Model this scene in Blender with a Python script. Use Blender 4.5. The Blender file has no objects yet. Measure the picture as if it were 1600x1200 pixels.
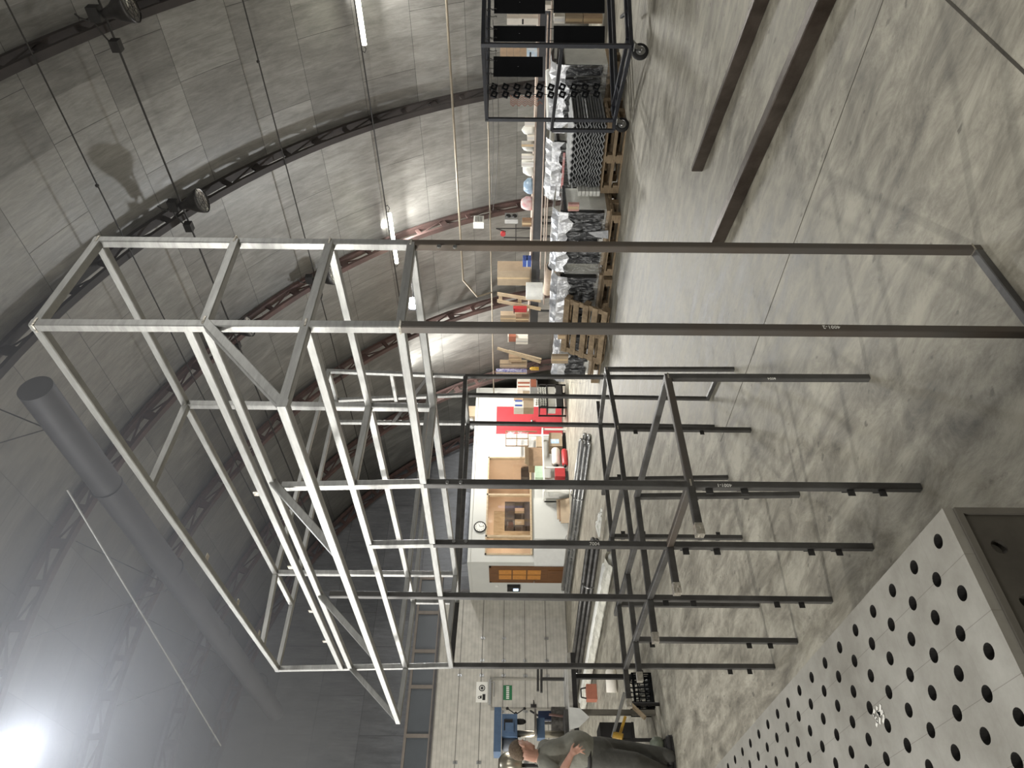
import bpy, bmesh, math, random
from mathutils import Vector, Matrix
random.seed(11)
SC = bpy.context.scene
COL = SC.collection
V = Vector
# ------------------------------------------------------------------ camera (portrait photo lying on its side)
F, PITCH, ROLL, YAW, EYE = 1071.96, math.radians(-.0388), math.radians(.4518), math.radians(42.1581), 1.7
RIGHT = V((math.cos(YAW), -math.sin(YAW), 0)); FWD0 = V((math.sin(YAW), math.cos(YAW), 0)); UP0 = V((0, 0, 1))
FWD = FWD0*math.cos(PITCH) + UP0*math.sin(PITCH); UPV = UP0*math.cos(PITCH) - FWD0*math.sin(PITCH)
PXU = RIGHT*math.cos(ROLL) + UPV*math.sin(ROLL); PXD = RIGHT*math.sin(ROLL) - UPV*math.cos(ROLL)
CAMP = V((0, 0, EYE))
def ray(px, py): return FWD + PXU*((600-py)/F) + PXD*((px-800)/F)
def PZ(px, py, z): q = ray(px, py); return CAMP + q*((z-EYE)/q.z)
def PX(px, py, x): q = ray(px, py); return CAMP + q*(x/q.x)
def PY(px, py, y): q = ray(px, py); return CAMP + q*(y/q.y)
def PD(px, py, d): return CAMP + ray(px, py)*d
def near(p, px, py):                       # the point of the sight line closest to a surveyed point
    q = ray(px, py); q.normalize(); return CAMP + q*((V(p)-CAMP).dot(q))
cam = bpy.data.cameras.new('camera'); cam.sensor_width = 36; cam.lens = F/1600*36; cam.clip_end = 200
camo = bpy.data.objects.new('camera', cam); COL.objects.link(camo); SC.camera = camo
camo.matrix_world = Matrix((( PXD.x, PXU.x, -FWD.x, 0), (PXD.y, PXU.y, -FWD.y, 0), (PXD.z, PXU.z, -FWD.z, EYE), (0, 0, 0, 1)))

# ------------------------------------------------------------------ materials
def lin(c):
    return tuple(((v/255)/12.92 if v/255 <= .04045 else ((v/255+.055)/1.055)**2.4) for v in c)
MATS = {}
def mat(name, rgb, rough=.6, metal=0., var=.0, scale=6., rgb2=None, bump=0., bscale=30., stretch=None, spec=.5, emit=None, estr=0., alpha=None):
    """One procedural surface: two colours mixed by noise, plus noise bump."""
    if name in MATS: return MATS[name]
    m = bpy.data.materials.new(name); m.use_nodes = True; nt = m.node_tree; N = nt.nodes; L = nt.links
    b = N['Principled BSDF']
    c1 = lin(rgb); b.inputs['Base Color'].default_value = (*c1, 1)
    b.inputs['Roughness'].default_value = rough; b.inputs['Metallic'].default_value = metal
    b.inputs['Specular IOR Level'].default_value = spec
    tc = N.new('ShaderNodeTexCoord'); src = tc.outputs['Object']
    if stretch:
        mp = N.new('ShaderNodeMapping'); mp.inputs['Scale'].default_value = stretch; L.new(src, mp.inputs['Vector']); src = mp.outputs['Vector']
    if var or rgb2:
        n = N.new('ShaderNodeTexNoise'); n.inputs['Scale'].default_value = scale; n.inputs['Detail'].default_value = 6; n.inputs['Roughness'].default_value = .65
        L.new(src, n.inputs['Vector'])
        r = N.new('ShaderNodeValToRGB'); r.color_ramp.elements[0].position = .35; r.color_ramp.elements[1].position = .68
        c2 = lin(rgb2) if rgb2 else tuple(v*(1-var) for v in c1)
        r.color_ramp.elements[0].color = (*c2, 1); r.color_ramp.elements[1].color = (*(c1 if rgb2 else tuple(min(1, v*(1+var*.6)) for v in c1)), 1)
        L.new(n.outputs['Fac'], r.inputs['Fac']); L.new(r.outputs['Color'], b.inputs['Base Color'])
    if bump:
        n2 = N.new('ShaderNodeTexNoise'); n2.inputs['Scale'].default_value = bscale; n2.inputs['Detail'].default_value = 5
        L.new(src, n2.inputs['Vector'])
        bp = N.new('ShaderNodeBump'); bp.inputs['Strength'].default_value = bump; bp.inputs['Distance'].default_value = .02
        L.new(n2.outputs['Fac'], bp.inputs['Height']); L.new(bp.outputs['Normal'], b.inputs['Normal'])
    if emit: b.inputs['Emission Color'].default_value = (*lin(emit), 1); b.inputs['Emission Strength'].default_value = estr
    if alpha is not None: b.inputs['Alpha'].default_value = alpha
    MATS[name] = m; return m
STEEL = mat('ground_steel', (174, 174, 171), .34, .55, rgb2=(150, 150, 147), scale=9, stretch=(1, 1, 6), bump=.05, bscale=60)
MILL = mat('mill_scale_steel', (100, 99, 97), .42, .5, rgb2=(74, 72, 70), scale=7, stretch=(1, 1, .6), bump=.05)
RUSTY = mat('rusty_mill_steel', (98, 97, 95), .45, .45, rgb2=(94, 84, 74), scale=1.3, bump=.06)
BEAMSTEEL = mat('floor_beam_steel', (92, 84, 76), .42, .6, rgb2=(58, 48, 41), scale=3, bump=.12)
WELD = mat('weld_bead', (214, 208, 196), .3, .9, var=.3, scale=60, bump=.4, bscale=120)
TAB = mat('tab_plate_steel', (66, 65, 64), .5, .4, var=.3, scale=20)
BLACKP = mat('black_powder_coat', (17, 18, 20), .85, 0, var=.12, scale=14, spec=.15)
TROLLEY = mat('dark_blue_grey_paint', (50, 53, 60), .42, .3, rgb2=(42, 42, 46), scale=5)
RUBBER = mat('tyre_rubber', (28, 27, 26), .75, 0, var=.2, scale=30, bump=.1)
ZINC = mat('zinc_plated', (168, 168, 166), .35, .9, var=.2, scale=20)
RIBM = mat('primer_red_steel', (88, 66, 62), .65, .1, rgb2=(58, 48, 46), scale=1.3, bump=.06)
RIBD = mat('dark_primer_steel', (58, 52, 50), .7, .1, rgb2=(40, 37, 36), scale=1.3, bump=.06)  # darker version of the primer, used on the nearer trusses
CARTON = mat('brown_carton', (164, 146, 122), .85, 0, var=.14, scale=3)
CARTON2 = mat('orange_carton', (176, 151, 124), .85, 0, var=.14, scale=4)
CARTOND = mat('dark_carton', (138, 114, 90), .85, 0, var=.2, scale=4)
WHITEB = mat('white_carton', (226, 220, 208), .8, 0, var=.08, scale=6)
WHITEP = mat('white_sheet_plastic', (222, 222, 216), .45, 0, var=.12, scale=5, bump=.3, bscale=9)
GREYP = mat('grey_plastic', (150, 150, 148), .5, 0, var=.12, scale=8)
BLUEB = mat('blue_print', (66, 90, 160), .6, 0, var=.2, scale=12)
SKYB = mat('light_blue_print', (150, 190, 220), .7, 0, rgb2=(216, 222, 226), scale=9)
PURP = mat('violet_print', (72, 66, 150), .6, 0, rgb2=(200, 200, 214), scale=16)
REDP = mat('red_paint', (178, 56, 58), .4, 0, var=.08, scale=6)
REDDOOR = mat('red_door_paint', (182, 66, 72), .5, 0, var=.07, scale=3)
PINK = mat('faded_pink_paper', (196, 150, 142), .8, 0, var=.2, scale=6)
WOOD = mat('pallet_wood', (152, 133, 106), .8, 0, rgb2=(112, 95, 74), scale=5, stretch=(2, 2, 12), bump=.1)
PALEWOOD = mat('pale_wood', (194, 176, 148), .7, 0, rgb2=(168, 146, 116), scale=4, stretch=(6, 6, 1))
DARKWOOD = mat('dark_brown_board', (82, 70, 66), .6, 0, rgb2=(62, 54, 52), scale=5)
SHELFD = mat('dark_shelf_board', (74, 74, 76), .6, .2, var=.2, scale=3)
LATH = mat('pale_timber_lath', (186, 174, 162), .7, 0, rgb2=(146, 128, 116), scale=3)
BROWNDOOR = mat('brown_door_veneer', (120, 80, 44), .45, 0, rgb2=(96, 62, 34), scale=3, stretch=(8, 8, 1))
AMBER = mat('amber_glass', (196, 132, 56), .3, 0, var=.15, scale=12)
BOOTH = mat('white_booth_panel', (200, 200, 194), .6, 0, var=.05, scale=1.2)
PVC = mat('white_pvc', (228, 228, 222), .4, 0, var=.05, scale=4)
BLUEM = mat('drill_blue_enamel', (98, 122, 152), .4, .1, rgb2=(82, 104, 132), scale=5)
YELLOW = mat('yellow_paint', (200, 158, 60), .5, 0, var=.2, scale=8)
ORANGE = mat('orange_red_paint', (170, 106, 84), .5, 0, var=.15, scale=8)
GREEN = mat('pale_green_paper', (176, 198, 172), .7, 0, var=.1, scale=8)
SIGNG = mat('exit_green', (34, 110, 66), .5, 0, var=.05, scale=8)
DARK = mat('dark_clutter', (38, 36, 35), .7, 0, var=.3, scale=8)
CABLE = mat('cable_black', (42, 40, 38), .6, 0, var=.2, scale=20)
PIPEM = mat('galvanised_pipe', (120, 112, 98), .5, .4, var=.2, scale=4)
CHALK = mat('white_chalk', (232, 230, 222), .9, 0, var=.1, scale=80)
REFL = mat('lamp_reflector', (58, 56, 55), .4, .4, var=.2, scale=8)
REFLIN = mat('lamp_reflector_inner', (170, 168, 164), .3, .6, var=.1, scale=8)
DUCTM = mat('duct_sheet', (88, 88, 92), .6, .25, var=.15, scale=2, bump=.05, bscale=4)
TUBELED = mat('led_tube_lit', (255, 250, 225), .4, emit=(255, 252, 228), estr=22)
LAMPLIT = mat('lamp_lens_lit', (240, 246, 255), .4, emit=(238, 244, 255), estr=160)
FLOODLIT = mat('flood_lens_lit', (240, 246, 255), .4, emit=(232, 240, 255), estr=60)
SCREEN = mat('screen_lit', (210, 232, 255), .4, emit=(200, 226, 255), estr=3)
SKIN = mat('skin', (196, 156, 136), .55, 0, rgb2=(182, 136, 118), scale=9, bump=.04)
HAIR = mat('short_brown_hair', (112, 96, 78), .85, 0, rgb2=(84, 70, 56), scale=60, bump=.5, bscale=220)
SHIRT = mat('grey_tshirt', (126, 125, 115), .9, 0, var=.16, scale=7, bump=.5, bscale=16)
TROUS = mat('charcoal_trousers', (76, 75, 70), .9, 0, var=.2, scale=9, bump=.6, bscale=14)
SHOE = mat('black_shoe_leather', (40, 38, 38), .55, 0, var=.2, scale=14)
CORR = mat('grey_corrugated_panel', (150, 152, 152), .5, .3, rgb2=(112, 113, 114), scale=6)
SILVER = mat('bare_aluminium', (186, 178, 160), .28, .9, var=.1, scale=6)
GALV = mat('grey_canvas_roll', (128, 132, 140), .8, 0, rgb2=(108, 110, 116), scale=9, bump=.5, bscale=12)

def film_mat():
    m = bpy.data.materials.new('stretch_film'); m.use_nodes = True; nt = m.node_tree; N = nt.nodes; L = nt.links
    b = N['Principled BSDF']; b.inputs['Base Color'].default_value = (.75, .76, .77, 1); b.inputs['Roughness'].default_value = .18
    n = N.new('ShaderNodeTexNoise'); n.inputs['Scale'].default_value = 9; n.inputs['Detail'].default_value = 7; n.inputs['Distortion'].default_value = 1.5
    tc = N.new('ShaderNodeTexCoord'); mp = N.new('ShaderNodeMapping'); mp.inputs['Scale'].default_value = (1, 2.2, .8)
    L.new(tc.outputs['Object'], mp.inputs['Vector']); L.new(mp.outputs['Vector'], n.inputs['Vector'])
    r = N.new('ShaderNodeMapRange'); r.inputs[1].default_value = .46; r.inputs[2].default_value = .72; r.inputs[3].default_value = .02; r.inputs[4].default_value = .45
    L.new(n.outputs['Fac'], r.inputs[0]); L.new(r.outputs[0], b.inputs['Alpha'])
    bp = N.new('ShaderNodeBump'); bp.inputs['Strength'].default_value = .9; bp.inputs['Distance'].default_value = .05
    L.new(n.outputs['Fac'], bp.inputs['Height']); L.new(bp.outputs['Normal'], b.inputs['Normal'])
    return m
FILM = film_mat()
def glass_mat():
    m = bpy.data.materials.new('window_glass'); m.use_nodes = True; nt = m.node_tree; N = nt.nodes; L = nt.links
    t = N.new('ShaderNodeBsdfTransparent'); g = N.new('ShaderNodeBsdfGlossy'); g.inputs['Roughness'].default_value = .03
    x = N.new('ShaderNodeMixShader'); x.inputs[0].default_value = .07
    L.new(t.outputs[0], x.inputs[1]); L.new(g.outputs[0], x.inputs[2]); L.new(x.outputs[0], N['Material Output'].inputs['Surface'])
    N.remove(N['Principled BSDF']); return m
GLASS = glass_mat()
def floor_mat():
    m = bpy.data.materials.new('polished_concrete'); m.use_nodes = True; nt = m.node_tree; N = nt.nodes; L = nt.links; b = N['Principled BSDF']
    tc = N.new('ShaderNodeTexCoord')
    def noise(scale, detail, sx=1, sy=1, rot=0, dist=0., rough=.6):
        mp = N.new('ShaderNodeMapping'); mp.inputs['Scale'].default_value = (sx, sy, 1); mp.inputs['Rotation'].default_value = (0, 0, rot)
        n = N.new('ShaderNodeTexNoise'); n.inputs['Scale'].default_value = scale; n.inputs['Detail'].default_value = detail; n.inputs['Distortion'].default_value = dist; n.inputs['Roughness'].default_value = rough
        L.new(tc.outputs['Object'], mp.inputs['Vector']); L.new(mp.outputs['Vector'], n.inputs['Vector']); return n.outputs['Fac']
    big = noise(1.1, 5, dist=.6); fine = noise(5, 10, 1, .45, .6, .5, .78); streak = noise(6, 6, 1, .12, .75, .3)
    def mix(a, c, f):
        q = N.new('ShaderNodeMath'); q.operation = 'MULTIPLY_ADD'; q.inputs[1].default_value = f; L.new(a, q.inputs[0]); 
        if isinstance(c, float): q.inputs[2].default_value = c
        else: L.new(c, q.inputs[2])
        return q.outputs[0]
    s = mix(big, mix(fine, mix(streak, -.02, .3), .72), .22)
    r = N.new('ShaderNodeValToRGB'); e = r.color_ramp.elements
    e[0].position = .45; e[0].color = (*lin((94, 90, 81)), 1); e[1].position = .70; e[1].color = (*lin((176, 171, 156)), 1)
    k = r.color_ramp.elements.new(.57); k.color = (*lin((138, 133, 120)), 1)
    L.new(s, r.inputs['Fac'])
    # dark specks and pale scratches
    sp = noise(16, 3, 1, .6, .3, 0, .5); mr = N.new('ShaderNodeMapRange'); mr.inputs[1].default_value = .66; mr.inputs[2].default_value = .72; mr.inputs[3].default_value = 1; mr.inputs[4].default_value = .55
    L.new(sp, mr.inputs[0])
    sc = noise(7, 9, 1, .06, -.5, 1.2, .8); mr2 = N.new('ShaderNodeMapRange'); mr2.inputs[1].default_value = .64; mr2.inputs[2].default_value = .74; mr2.inputs[3].default_value = 0; mr2.inputs[4].default_value = .35
    L.new(sc, mr2.inputs[0])
    mm = N.new('ShaderNodeMixRGB'); mm.blend_type = 'MULTIPLY'; mm.inputs[0].default_value = 1; L.new(r.outputs['Color'], mm.inputs[1]); L.new(mr.outputs[0], mm.inputs[2])
    m2 = N.new('ShaderNodeMixRGB'); m2.inputs[2].default_value = (*lin((214, 209, 196)), 1); L.new(mr2.outputs[0], m2.inputs[0]); L.new(mm.outputs[0], m2.inputs[1])
    L.new(m2.outputs[0], b.inputs['Base Color'])
    rr = N.new('ShaderNodeMapRange'); rr.inputs[1].default_value = .3; rr.inputs[2].default_value = .7; rr.inputs[3].default_value = .36; rr.inputs[4].default_value = .62
    L.new(s, rr.inputs[0]); L.new(rr.outputs[0], b.inputs['Roughness'])
    bp = N.new('ShaderNodeBump'); bp.inputs['Strength'].default_value = .1; bp.inputs['Distance'].default_value = .01; L.new(fine, bp.inputs['Height']); L.new(bp.outputs['Normal'], b.inputs['Normal'])
    return m
def sheet_mat(name, c1, c2, bw, bh, rough=.5, metal=.35, mortar=.006):
    """Sheet lining in rectangular panels laid along the UV grid (metres)."""
    m = bpy.data.materials.new(name); m.use_nodes = True; nt = m.node_tree; N = nt.nodes; L = nt.links; b = N['Principled BSDF']
    tc = N.new('ShaderNodeTexCoord')
    br = N.new('ShaderNodeTexBrick'); br.offset = .43; br.offset_frequency = 2; br.squash = 1
    br.inputs['Scale'].default_value = 1; br.inputs['Brick Width'].default_value = bw; br.inputs['Row Height'].default_value = bh
    br.inputs['Mortar Size'].default_value = mortar; br.inputs['Mortar Smooth'].default_value = .3; br.inputs['Bias'].default_value = .55
    br.inputs['Color1'].default_value = (*lin(c2), 1); br.inputs['Color2'].default_value = (*lin(c1), 1); br.inputs['Mortar'].default_value = (*lin(tuple(v*.62 for v in c1)), 1)
    L.new(tc.outputs['UV'], br.inputs['Vector'])
    n = N.new('ShaderNodeTexNoise'); n.inputs['Scale'].default_value = 1.6; n.inputs['Detail'].default_value = 9; n.inputs['Roughness'].default_value = .7; n.inputs['Distortion'].default_value = .5
    mp = N.new('ShaderNodeMapping'); mp.inputs['Scale'].default_value = (2.2, .7, 1); L.new(tc.outputs['UV'], mp.inputs['Vector']); L.new(mp.outputs['Vector'], n.inputs['Vector'])
    mr = N.new('ShaderNodeMapRange'); mr.inputs[1].default_value = .3; mr.inputs[2].default_value = .7; mr.inputs[3].default_value = .7; mr.inputs[4].default_value = 1.2; L.new(n.outputs['Fac'], mr.inputs[0])
    n3 = N.new('ShaderNodeTexNoise'); n3.inputs['Scale'].default_value = 3; n3.inputs['Detail'].default_value = 10; n3.inputs['Roughness'].default_value = .8; n3.inputs['Distortion'].default_value = .8
    mp3 = N.new('ShaderNodeMapping'); mp3.inputs['Scale'].default_value = (5.5, .55, 1); mp3.inputs['Rotation'].default_value = (0, 0, .12); L.new(tc.outputs['UV'], mp3.inputs['Vector']); L.new(mp3.outputs['Vector'], n3.inputs['Vector'])
    mr3 = N.new('ShaderNodeMapRange'); mr3.inputs[1].default_value = .32; mr3.inputs[2].default_value = .68; mr3.inputs[3].default_value = .74; mr3.inputs[4].default_value = 1.22; L.new(n3.outputs['Fac'], mr3.inputs[0])
    br2 = N.new('ShaderNodeTexBrick'); br2.offset = .5; br2.inputs['Scale'].default_value = 1; br2.inputs['Brick Width'].default_value = bw*.61; br2.inputs['Row Height'].default_value = bh; br2.inputs['Mortar Size'].default_value = 0; br2.inputs['Bias'].default_value = .5
    br2.inputs['Color1'].default_value = (.52, .52, .52, 1); br2.inputs['Color2'].default_value = (1.08, 1.08, 1.08, 1); L.new(tc.outputs['UV'], br2.inputs['Vector'])
    ma = N.new('ShaderNodeMixRGB'); ma.blend_type = 'MULTIPLY'; ma.inputs[0].default_value = 1; L.new(mr.outputs[0], ma.inputs[1]); L.new(mr3.outputs[0], ma.inputs[2])
    mb2 = N.new('ShaderNodeMixRGB'); mb2.blend_type = 'MULTIPLY'; mb2.inputs[0].default_value = 1; L.new(ma.outputs[0], mb2.inputs[1]); L.new(br2.outputs['Color'], mb2.inputs[2])
    mm = N.new('ShaderNodeMixRGB'); mm.blend_type = 'MULTIPLY'; mm.inputs[0].default_value = 1; L.new(br.outputs['Color'], mm.inputs[1]); L.new(mb2.outputs[0], mm.inputs[2]); L.new(mm.outputs[0], b.inputs['Base Color'])
    b.inputs['Metallic'].default_value = metal
    r2 = N.new('ShaderNodeMapRange'); r2.inputs[1].default_value = .3; r2.inputs[2].default_value = .7; r2.inputs[3].default_value = rough-.1; r2.inputs[4].default_value = rough+.15; L.new(n.outputs['Fac'], r2.inputs[0]); L.new(r2.outputs[0], b.inputs['Roughness'])
    ad = N.new('ShaderNodeMath'); ad.operation = 'MULTIPLY_ADD'; ad.inputs[1].default_value = .35; L.new(n.outputs['Fac'], ad.inputs[0]); L.new(br.outputs['Fac'], ad.inputs[2])
    bp = N.new('ShaderNodeBump'); bp.inputs['Strength'].default_value = .35; bp.inputs['Distance'].default_value = .02; bp.invert = True; L.new(ad.outputs[0], bp.inputs['Height']); L.new(bp.outputs['Normal'], b.inputs['Normal'])
    return m
FLOORM = floor_mat()
LINING = sheet_mat('galvanised_lining', (138, 137, 133), (102, 101, 98), 2.05, 1.25)
GABLEM = sheet_mat('gable_sheet', (112, 114, 118), (96, 98, 102), 2.4, 1.25, .55, .2)
def groove_mat(name, rgb, pitch, axis=2, big=.5, wid=.05):
    """Sandwich panel face with fine horizontal grooves."""
    m = bpy.data.materials.new(name); m.use_nodes = True; nt = m.node_tree; N = nt.nodes; L = nt.links; b = N['Principled BSDF']
    tc = N.new('ShaderNodeTexCoord'); sx = N.new('ShaderNodeSeparateXYZ'); L.new(tc.outputs['Object'], sx.inputs[0])
    def line(p, w):
        d = N.new('ShaderNodeMath'); d.operation = 'DIVIDE'; d.inputs[1].default_value = p; L.new(sx.outputs[axis], d.inputs[0])
        f = N.new('ShaderNodeMath'); f.operation = 'FRACT'; L.new(d.outputs[0], f.inputs[0])
        g = N.new('ShaderNodeMath'); g.operation = 'LESS_THAN'; g.inputs[1].default_value = w; L.new(f.outputs[0], g.inputs[0]); return g.outputs[0]
    a = line(pitch, .12); c = line(big, wid)
    mx = N.new('ShaderNodeMath'); mx.operation = 'MULTIPLY_ADD'; mx.inputs[1].default_value = .35; L.new(a, mx.inputs[0]); L.new(c, mx.inputs[2]); mx.use_clamp = True
    n = N.new('ShaderNodeTexNoise'); n.inputs['Scale'].default_value = 5; n.inputs['Detail'].default_value = 8; L.new(tc.outputs['Object'], n.inputs['Vector'])
    mr = N.new('ShaderNodeMapRange'); mr.inputs[1].default_value = .3; mr.inputs[2].default_value = .7; mr.inputs[3].default_value = .82; mr.inputs[4].default_value = 1.08; L.new(n.outputs['Fac'], mr.inputs[0])
    c1 = N.new('ShaderNodeMixRGB'); c1.inputs[1].default_value = (*lin(rgb), 1); c1.inputs[2].default_value = (*lin(tuple(v*.6 for v in rgb)), 1); L.new(mx.outputs[0], c1.inputs[0])
    c2 = N.new('ShaderNodeMixRGB'); c2.blend_type = 'MULTIPLY'; c2.inputs[0].default_value = 1; L.new(c1.outputs[0], c2.inputs[1]); L.new(mr.outputs[0], c2.inputs[2]); L.new(c2.outputs[0], b.inputs['Base Color'])
    b.inputs['Roughness'].default_value = .55; return m
GATEM = groove_mat('gate_panel', (186, 182, 172), .1, 2, .62, .035)
def table_mat():
    m = bpy.data.materials.new('welding_table_steel'); m.use_nodes = True; nt = m.node_tree; N = nt.nodes; L = nt.links; b = N['Principled BSDF']
    tc = N.new('ShaderNodeTexCoord')
    n = N.new('ShaderNodeTexNoise'); n.inputs['Scale'].default_value = 5; n.inputs['Detail'].default_value = 9; n.inputs['Roughness'].default_value = .7; L.new(tc.outputs['Object'], n.inputs['Vector'])
    r = N.new('ShaderNodeValToRGB'); r.color_ramp.elements[0].position = .3; r.color_ramp.elements[0].color = (*lin((138, 134, 124)), 1); r.color_ramp.elements[1].position = .7; r.color_ramp.elements[1].color = (*lin((176, 173, 164)), 1); L.new(n.outputs['Fac'], r.inputs['Fac'])
    sx = N.new('ShaderNodeSeparateXYZ'); L.new(tc.outputs['Object'], sx.inputs[0])
    def scribe(o, off, p, w):
        a = N.new('ShaderNodeMath'); a.operation = 'SUBTRACT'; a.inputs[1].default_value = off; L.new(sx.outputs[o], a.inputs[0])
        d = N.new('ShaderNodeMath'); d.operation = 'DIVIDE'; d.inputs[1].default_value = p; L.new(a.outputs[0], d.inputs[0])
        f = N.new('ShaderNodeMath'); f.operation = 'FRACT'; L.new(d.outputs[0], f.inputs[0])
        g = N.new('ShaderNodeMath'); g.operation = 'LESS_THAN'; g.inputs[1].default_value = w; L.new(f.outputs[0], g.inputs[0]); return g.outputs[0]
    g1 = scribe(0, -.0916, .1, .012); g2 = scribe(1, .0994, .1, .008)
    q = N.new('ShaderNodeMath'); q.operation = 'MULTIPLY_ADD'; q.inputs[1].default_value = .45; L.new(g2, q.inputs[0]); L.new(g1, q.inputs[2]); q.use_clamp = True
    q2 = N.new('ShaderNodeMath'); q2.operation = 'MULTIPLY'; q2.inputs[1].default_value = .5; L.new(q.outputs[0], q2.inputs[0])
    c2 = N.new('ShaderNodeMixRGB'); c2.inputs[2].default_value = (*lin((92, 86, 76)), 1); L.new(q2.outputs[0], c2.inputs[0]); L.new(r.outputs['Color'], c2.inputs[1]); L.new(c2.outputs[0], b.inputs['Base Color'])
    b.inputs['Metallic'].default_value = .35; b.inputs['Roughness'].default_value = .45; return m
TABLEM = table_mat()

# ------------------------------------------------------------------ mesh helpers
OFF = {}
class MB:
    def __init__(s): s.v = []; s.f = []
    def add(s, vs, fs):
        n = len(s.v); s.v += [V(p) for p in vs]; s.f += [tuple(i+n for i in f) for f in fs]; return s
    def box(s, lo, hi):
        x, y, z = lo; X, Y, Z = hi
        return s.add([(x,y,z),(X,y,z),(X,Y,z),(x,Y,z),(x,y,Z),(X,y,Z),(X,Y,Z),(x,Y,Z)], [(3,2,1,0),(4,5,6,7),(0,1,5,4),(1,2,6,5),(2,3,7,6),(3,0,4,7)])
    def boxc(s, c, sz, R=None):
        R = R or Matrix.Identity(3); c = V(c); h = V(sz)*.5; p = []
        for k in ((-1,-1,-1),(1,-1,-1),(1,1,-1),(-1,1,-1),(-1,-1,1),(1,-1,1),(1,1,1),(-1,1,1)): p.append(c + R @ V((k[0]*h.x, k[1]*h.y, k[2]*h.z)))
        return s.add(p, [(3,2,1,0),(4,5,6,7),(0,1,5,4),(1,2,6,5),(2,3,7,6),(3,0,4,7)])
    def bar(s, p0, p1, w=.03, h=.03, up=(0,0,1), ch=.003):
        """Rectangular section from p0 to p1 with small chamfered edges."""
        p0, p1 = V(p0), V(p1); d = (p1-p0).normalized(); up = V(up)
        if abs(d.dot(up)) > .98: up = V((0, 1, 0)) if abs(d.y) < .9 else V((1, 0, 0))
        a = d.cross(up).normalized(); b = a.cross(d).normalized(); w, h = w/2, h/2; ring = []
        for (i, j) in ((w-ch,h),(w,h-ch),(w,ch-h),(w-ch,-h),(ch-w,-h),(-w,ch-h),(-w,h-ch),(ch-w,h)): ring.append(a*i + b*j)
        vs = [p0+r for r in ring] + [p1+r for r in ring]
        fs = [(i, i+8, (i+1)%8+8, (i+1)%8) for i in range(8)] + [tuple(range(8)), tuple(range(15, 7, -1))]
        return s.add(vs, fs)
    def tube(s, p0, p1, r, r2=None, n=12, caps=True):
        p0, p1 = V(p0), V(p1); r2 = r if r2 is None else r2; d = (p1-p0).normalized()
        a = d.orthogonal().normalized(); b = d.cross(a); vs = []
        for p, q in ((p0, r), (p1, r2)):
            for k in range(n): t = 2*math.pi*k/n; vs.append(p + a*(q*math.cos(t)) + b*(q*math.sin(t)))
        fs = [(k, (k+1)%n, (k+1)%n+n, k+n) for k in range(n)]
        if caps: fs += [tuple(range(n-1, -1, -1)), tuple(range(n, 2*n))]
        return s.add(vs, fs)
    def line(s, pts, r, n=6):
        for a, b in zip(pts, pts[1:]):
            if (V(a)-V(b)).length > 1e-6: s.tube(a, b, r, n=n)
        return s
    def ring(s, c, R, r, ax=(0,0,1), n=24, m=8):
        c = V(c); ax = V(ax).normalized(); a = ax.orthogonal().normalized(); b = ax.cross(a); vs = []
        for i in range(n):
            t = 2*math.pi*i/n; e = a*math.cos(t)+b*math.sin(t)
            for j in range(m): u = 2*math.pi*j/m; vs.append(c + e*(R+r*math.cos(u)) + ax*(r*math.sin(u)))
        return s.add(vs, [(i*m+j, ((i+1)%n)*m+j, ((i+1)%n)*m+(j+1)%m, i*m+(j+1)%m) for i in range(n) for j in range(m)])
    def lathe(s, c, prof, ax=(0,0,1), n=24):
        """prof: (radius, distance along ax) pairs."""
        c = V(c); ax = V(ax).normalized(); a = ax.orthogonal().normalized(); b = ax.cross(a); vs = []
        for (r, h) in prof:
            for k in range(n): t = 2*math.pi*k/n; vs.append(c + ax*h + (a*math.cos(t)+b*math.sin(t))*r)
        fs = [(i*n+k, i*n+(k+1)%n, (i+1)*n+(k+1)%n, (i+1)*n+k) for i in range(len(prof)-1) for k in range(n)]
        return s.add(vs, fs)
    def prism(s, pts, ext):
        """Polygon pts swept by vector ext."""
        n = len(pts); e = V(ext); vs = [V(p) for p in pts] + [V(p)+e for p in pts]
        return s.add(vs, [tuple(range(n-1, -1, -1)), tuple(range(n, 2*n))] + [(i, (i+1)%n, (i+1)%n+n, i+n) for i in range(n)])
    def ball(s, c, r, n=12, m=8, R=None):
        c = V(c); r = V(r) if not isinstance(r, (int, float)) else V((r, r, r)); R = R or Matrix.Identity(3); vs = [c + R @ V((0, 0, r.z))]
        for i in range(1, m):
            t = math.pi*i/m
            for k in range(n): u = 2*math.pi*k/n; vs.append(c + R @ V((r.x*math.sin(t)*math.cos(u), r.y*math.sin(t)*math.sin(u), r.z*math.cos(t))))
        vs.append(c + R @ V((0, 0, -r.z))); fs = [(0, 1+k, 1+(k+1)%n) for k in range(n)]
        for i in range(m-2): fs += [(1+i*n+k, 1+(i+1)*n+k, 1+(i+1)*n+(k+1)%n, 1+i*n+(k+1)%n) for k in range(n)]
        L = len(vs)-1; fs += [(L, 1+(m-2)*n+(k+1)%n, 1+(m-2)*n+k) for k in range(n)]
        return s.add(vs, fs)
    def cap(s, p0, p1, r0, r1, n=12):
        """Tapered limb with round ends."""
        s.tube(p0, p1, r0, r1, n); s.ball(p0, r0, n, 8); s.ball(p1, r1, n, 8); return s
    def bounds(s):
        return V([min(p[i] for p in s.v) for i in range(3)]), V([max(p[i] for p in s.v) for i in range(3)])
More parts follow.
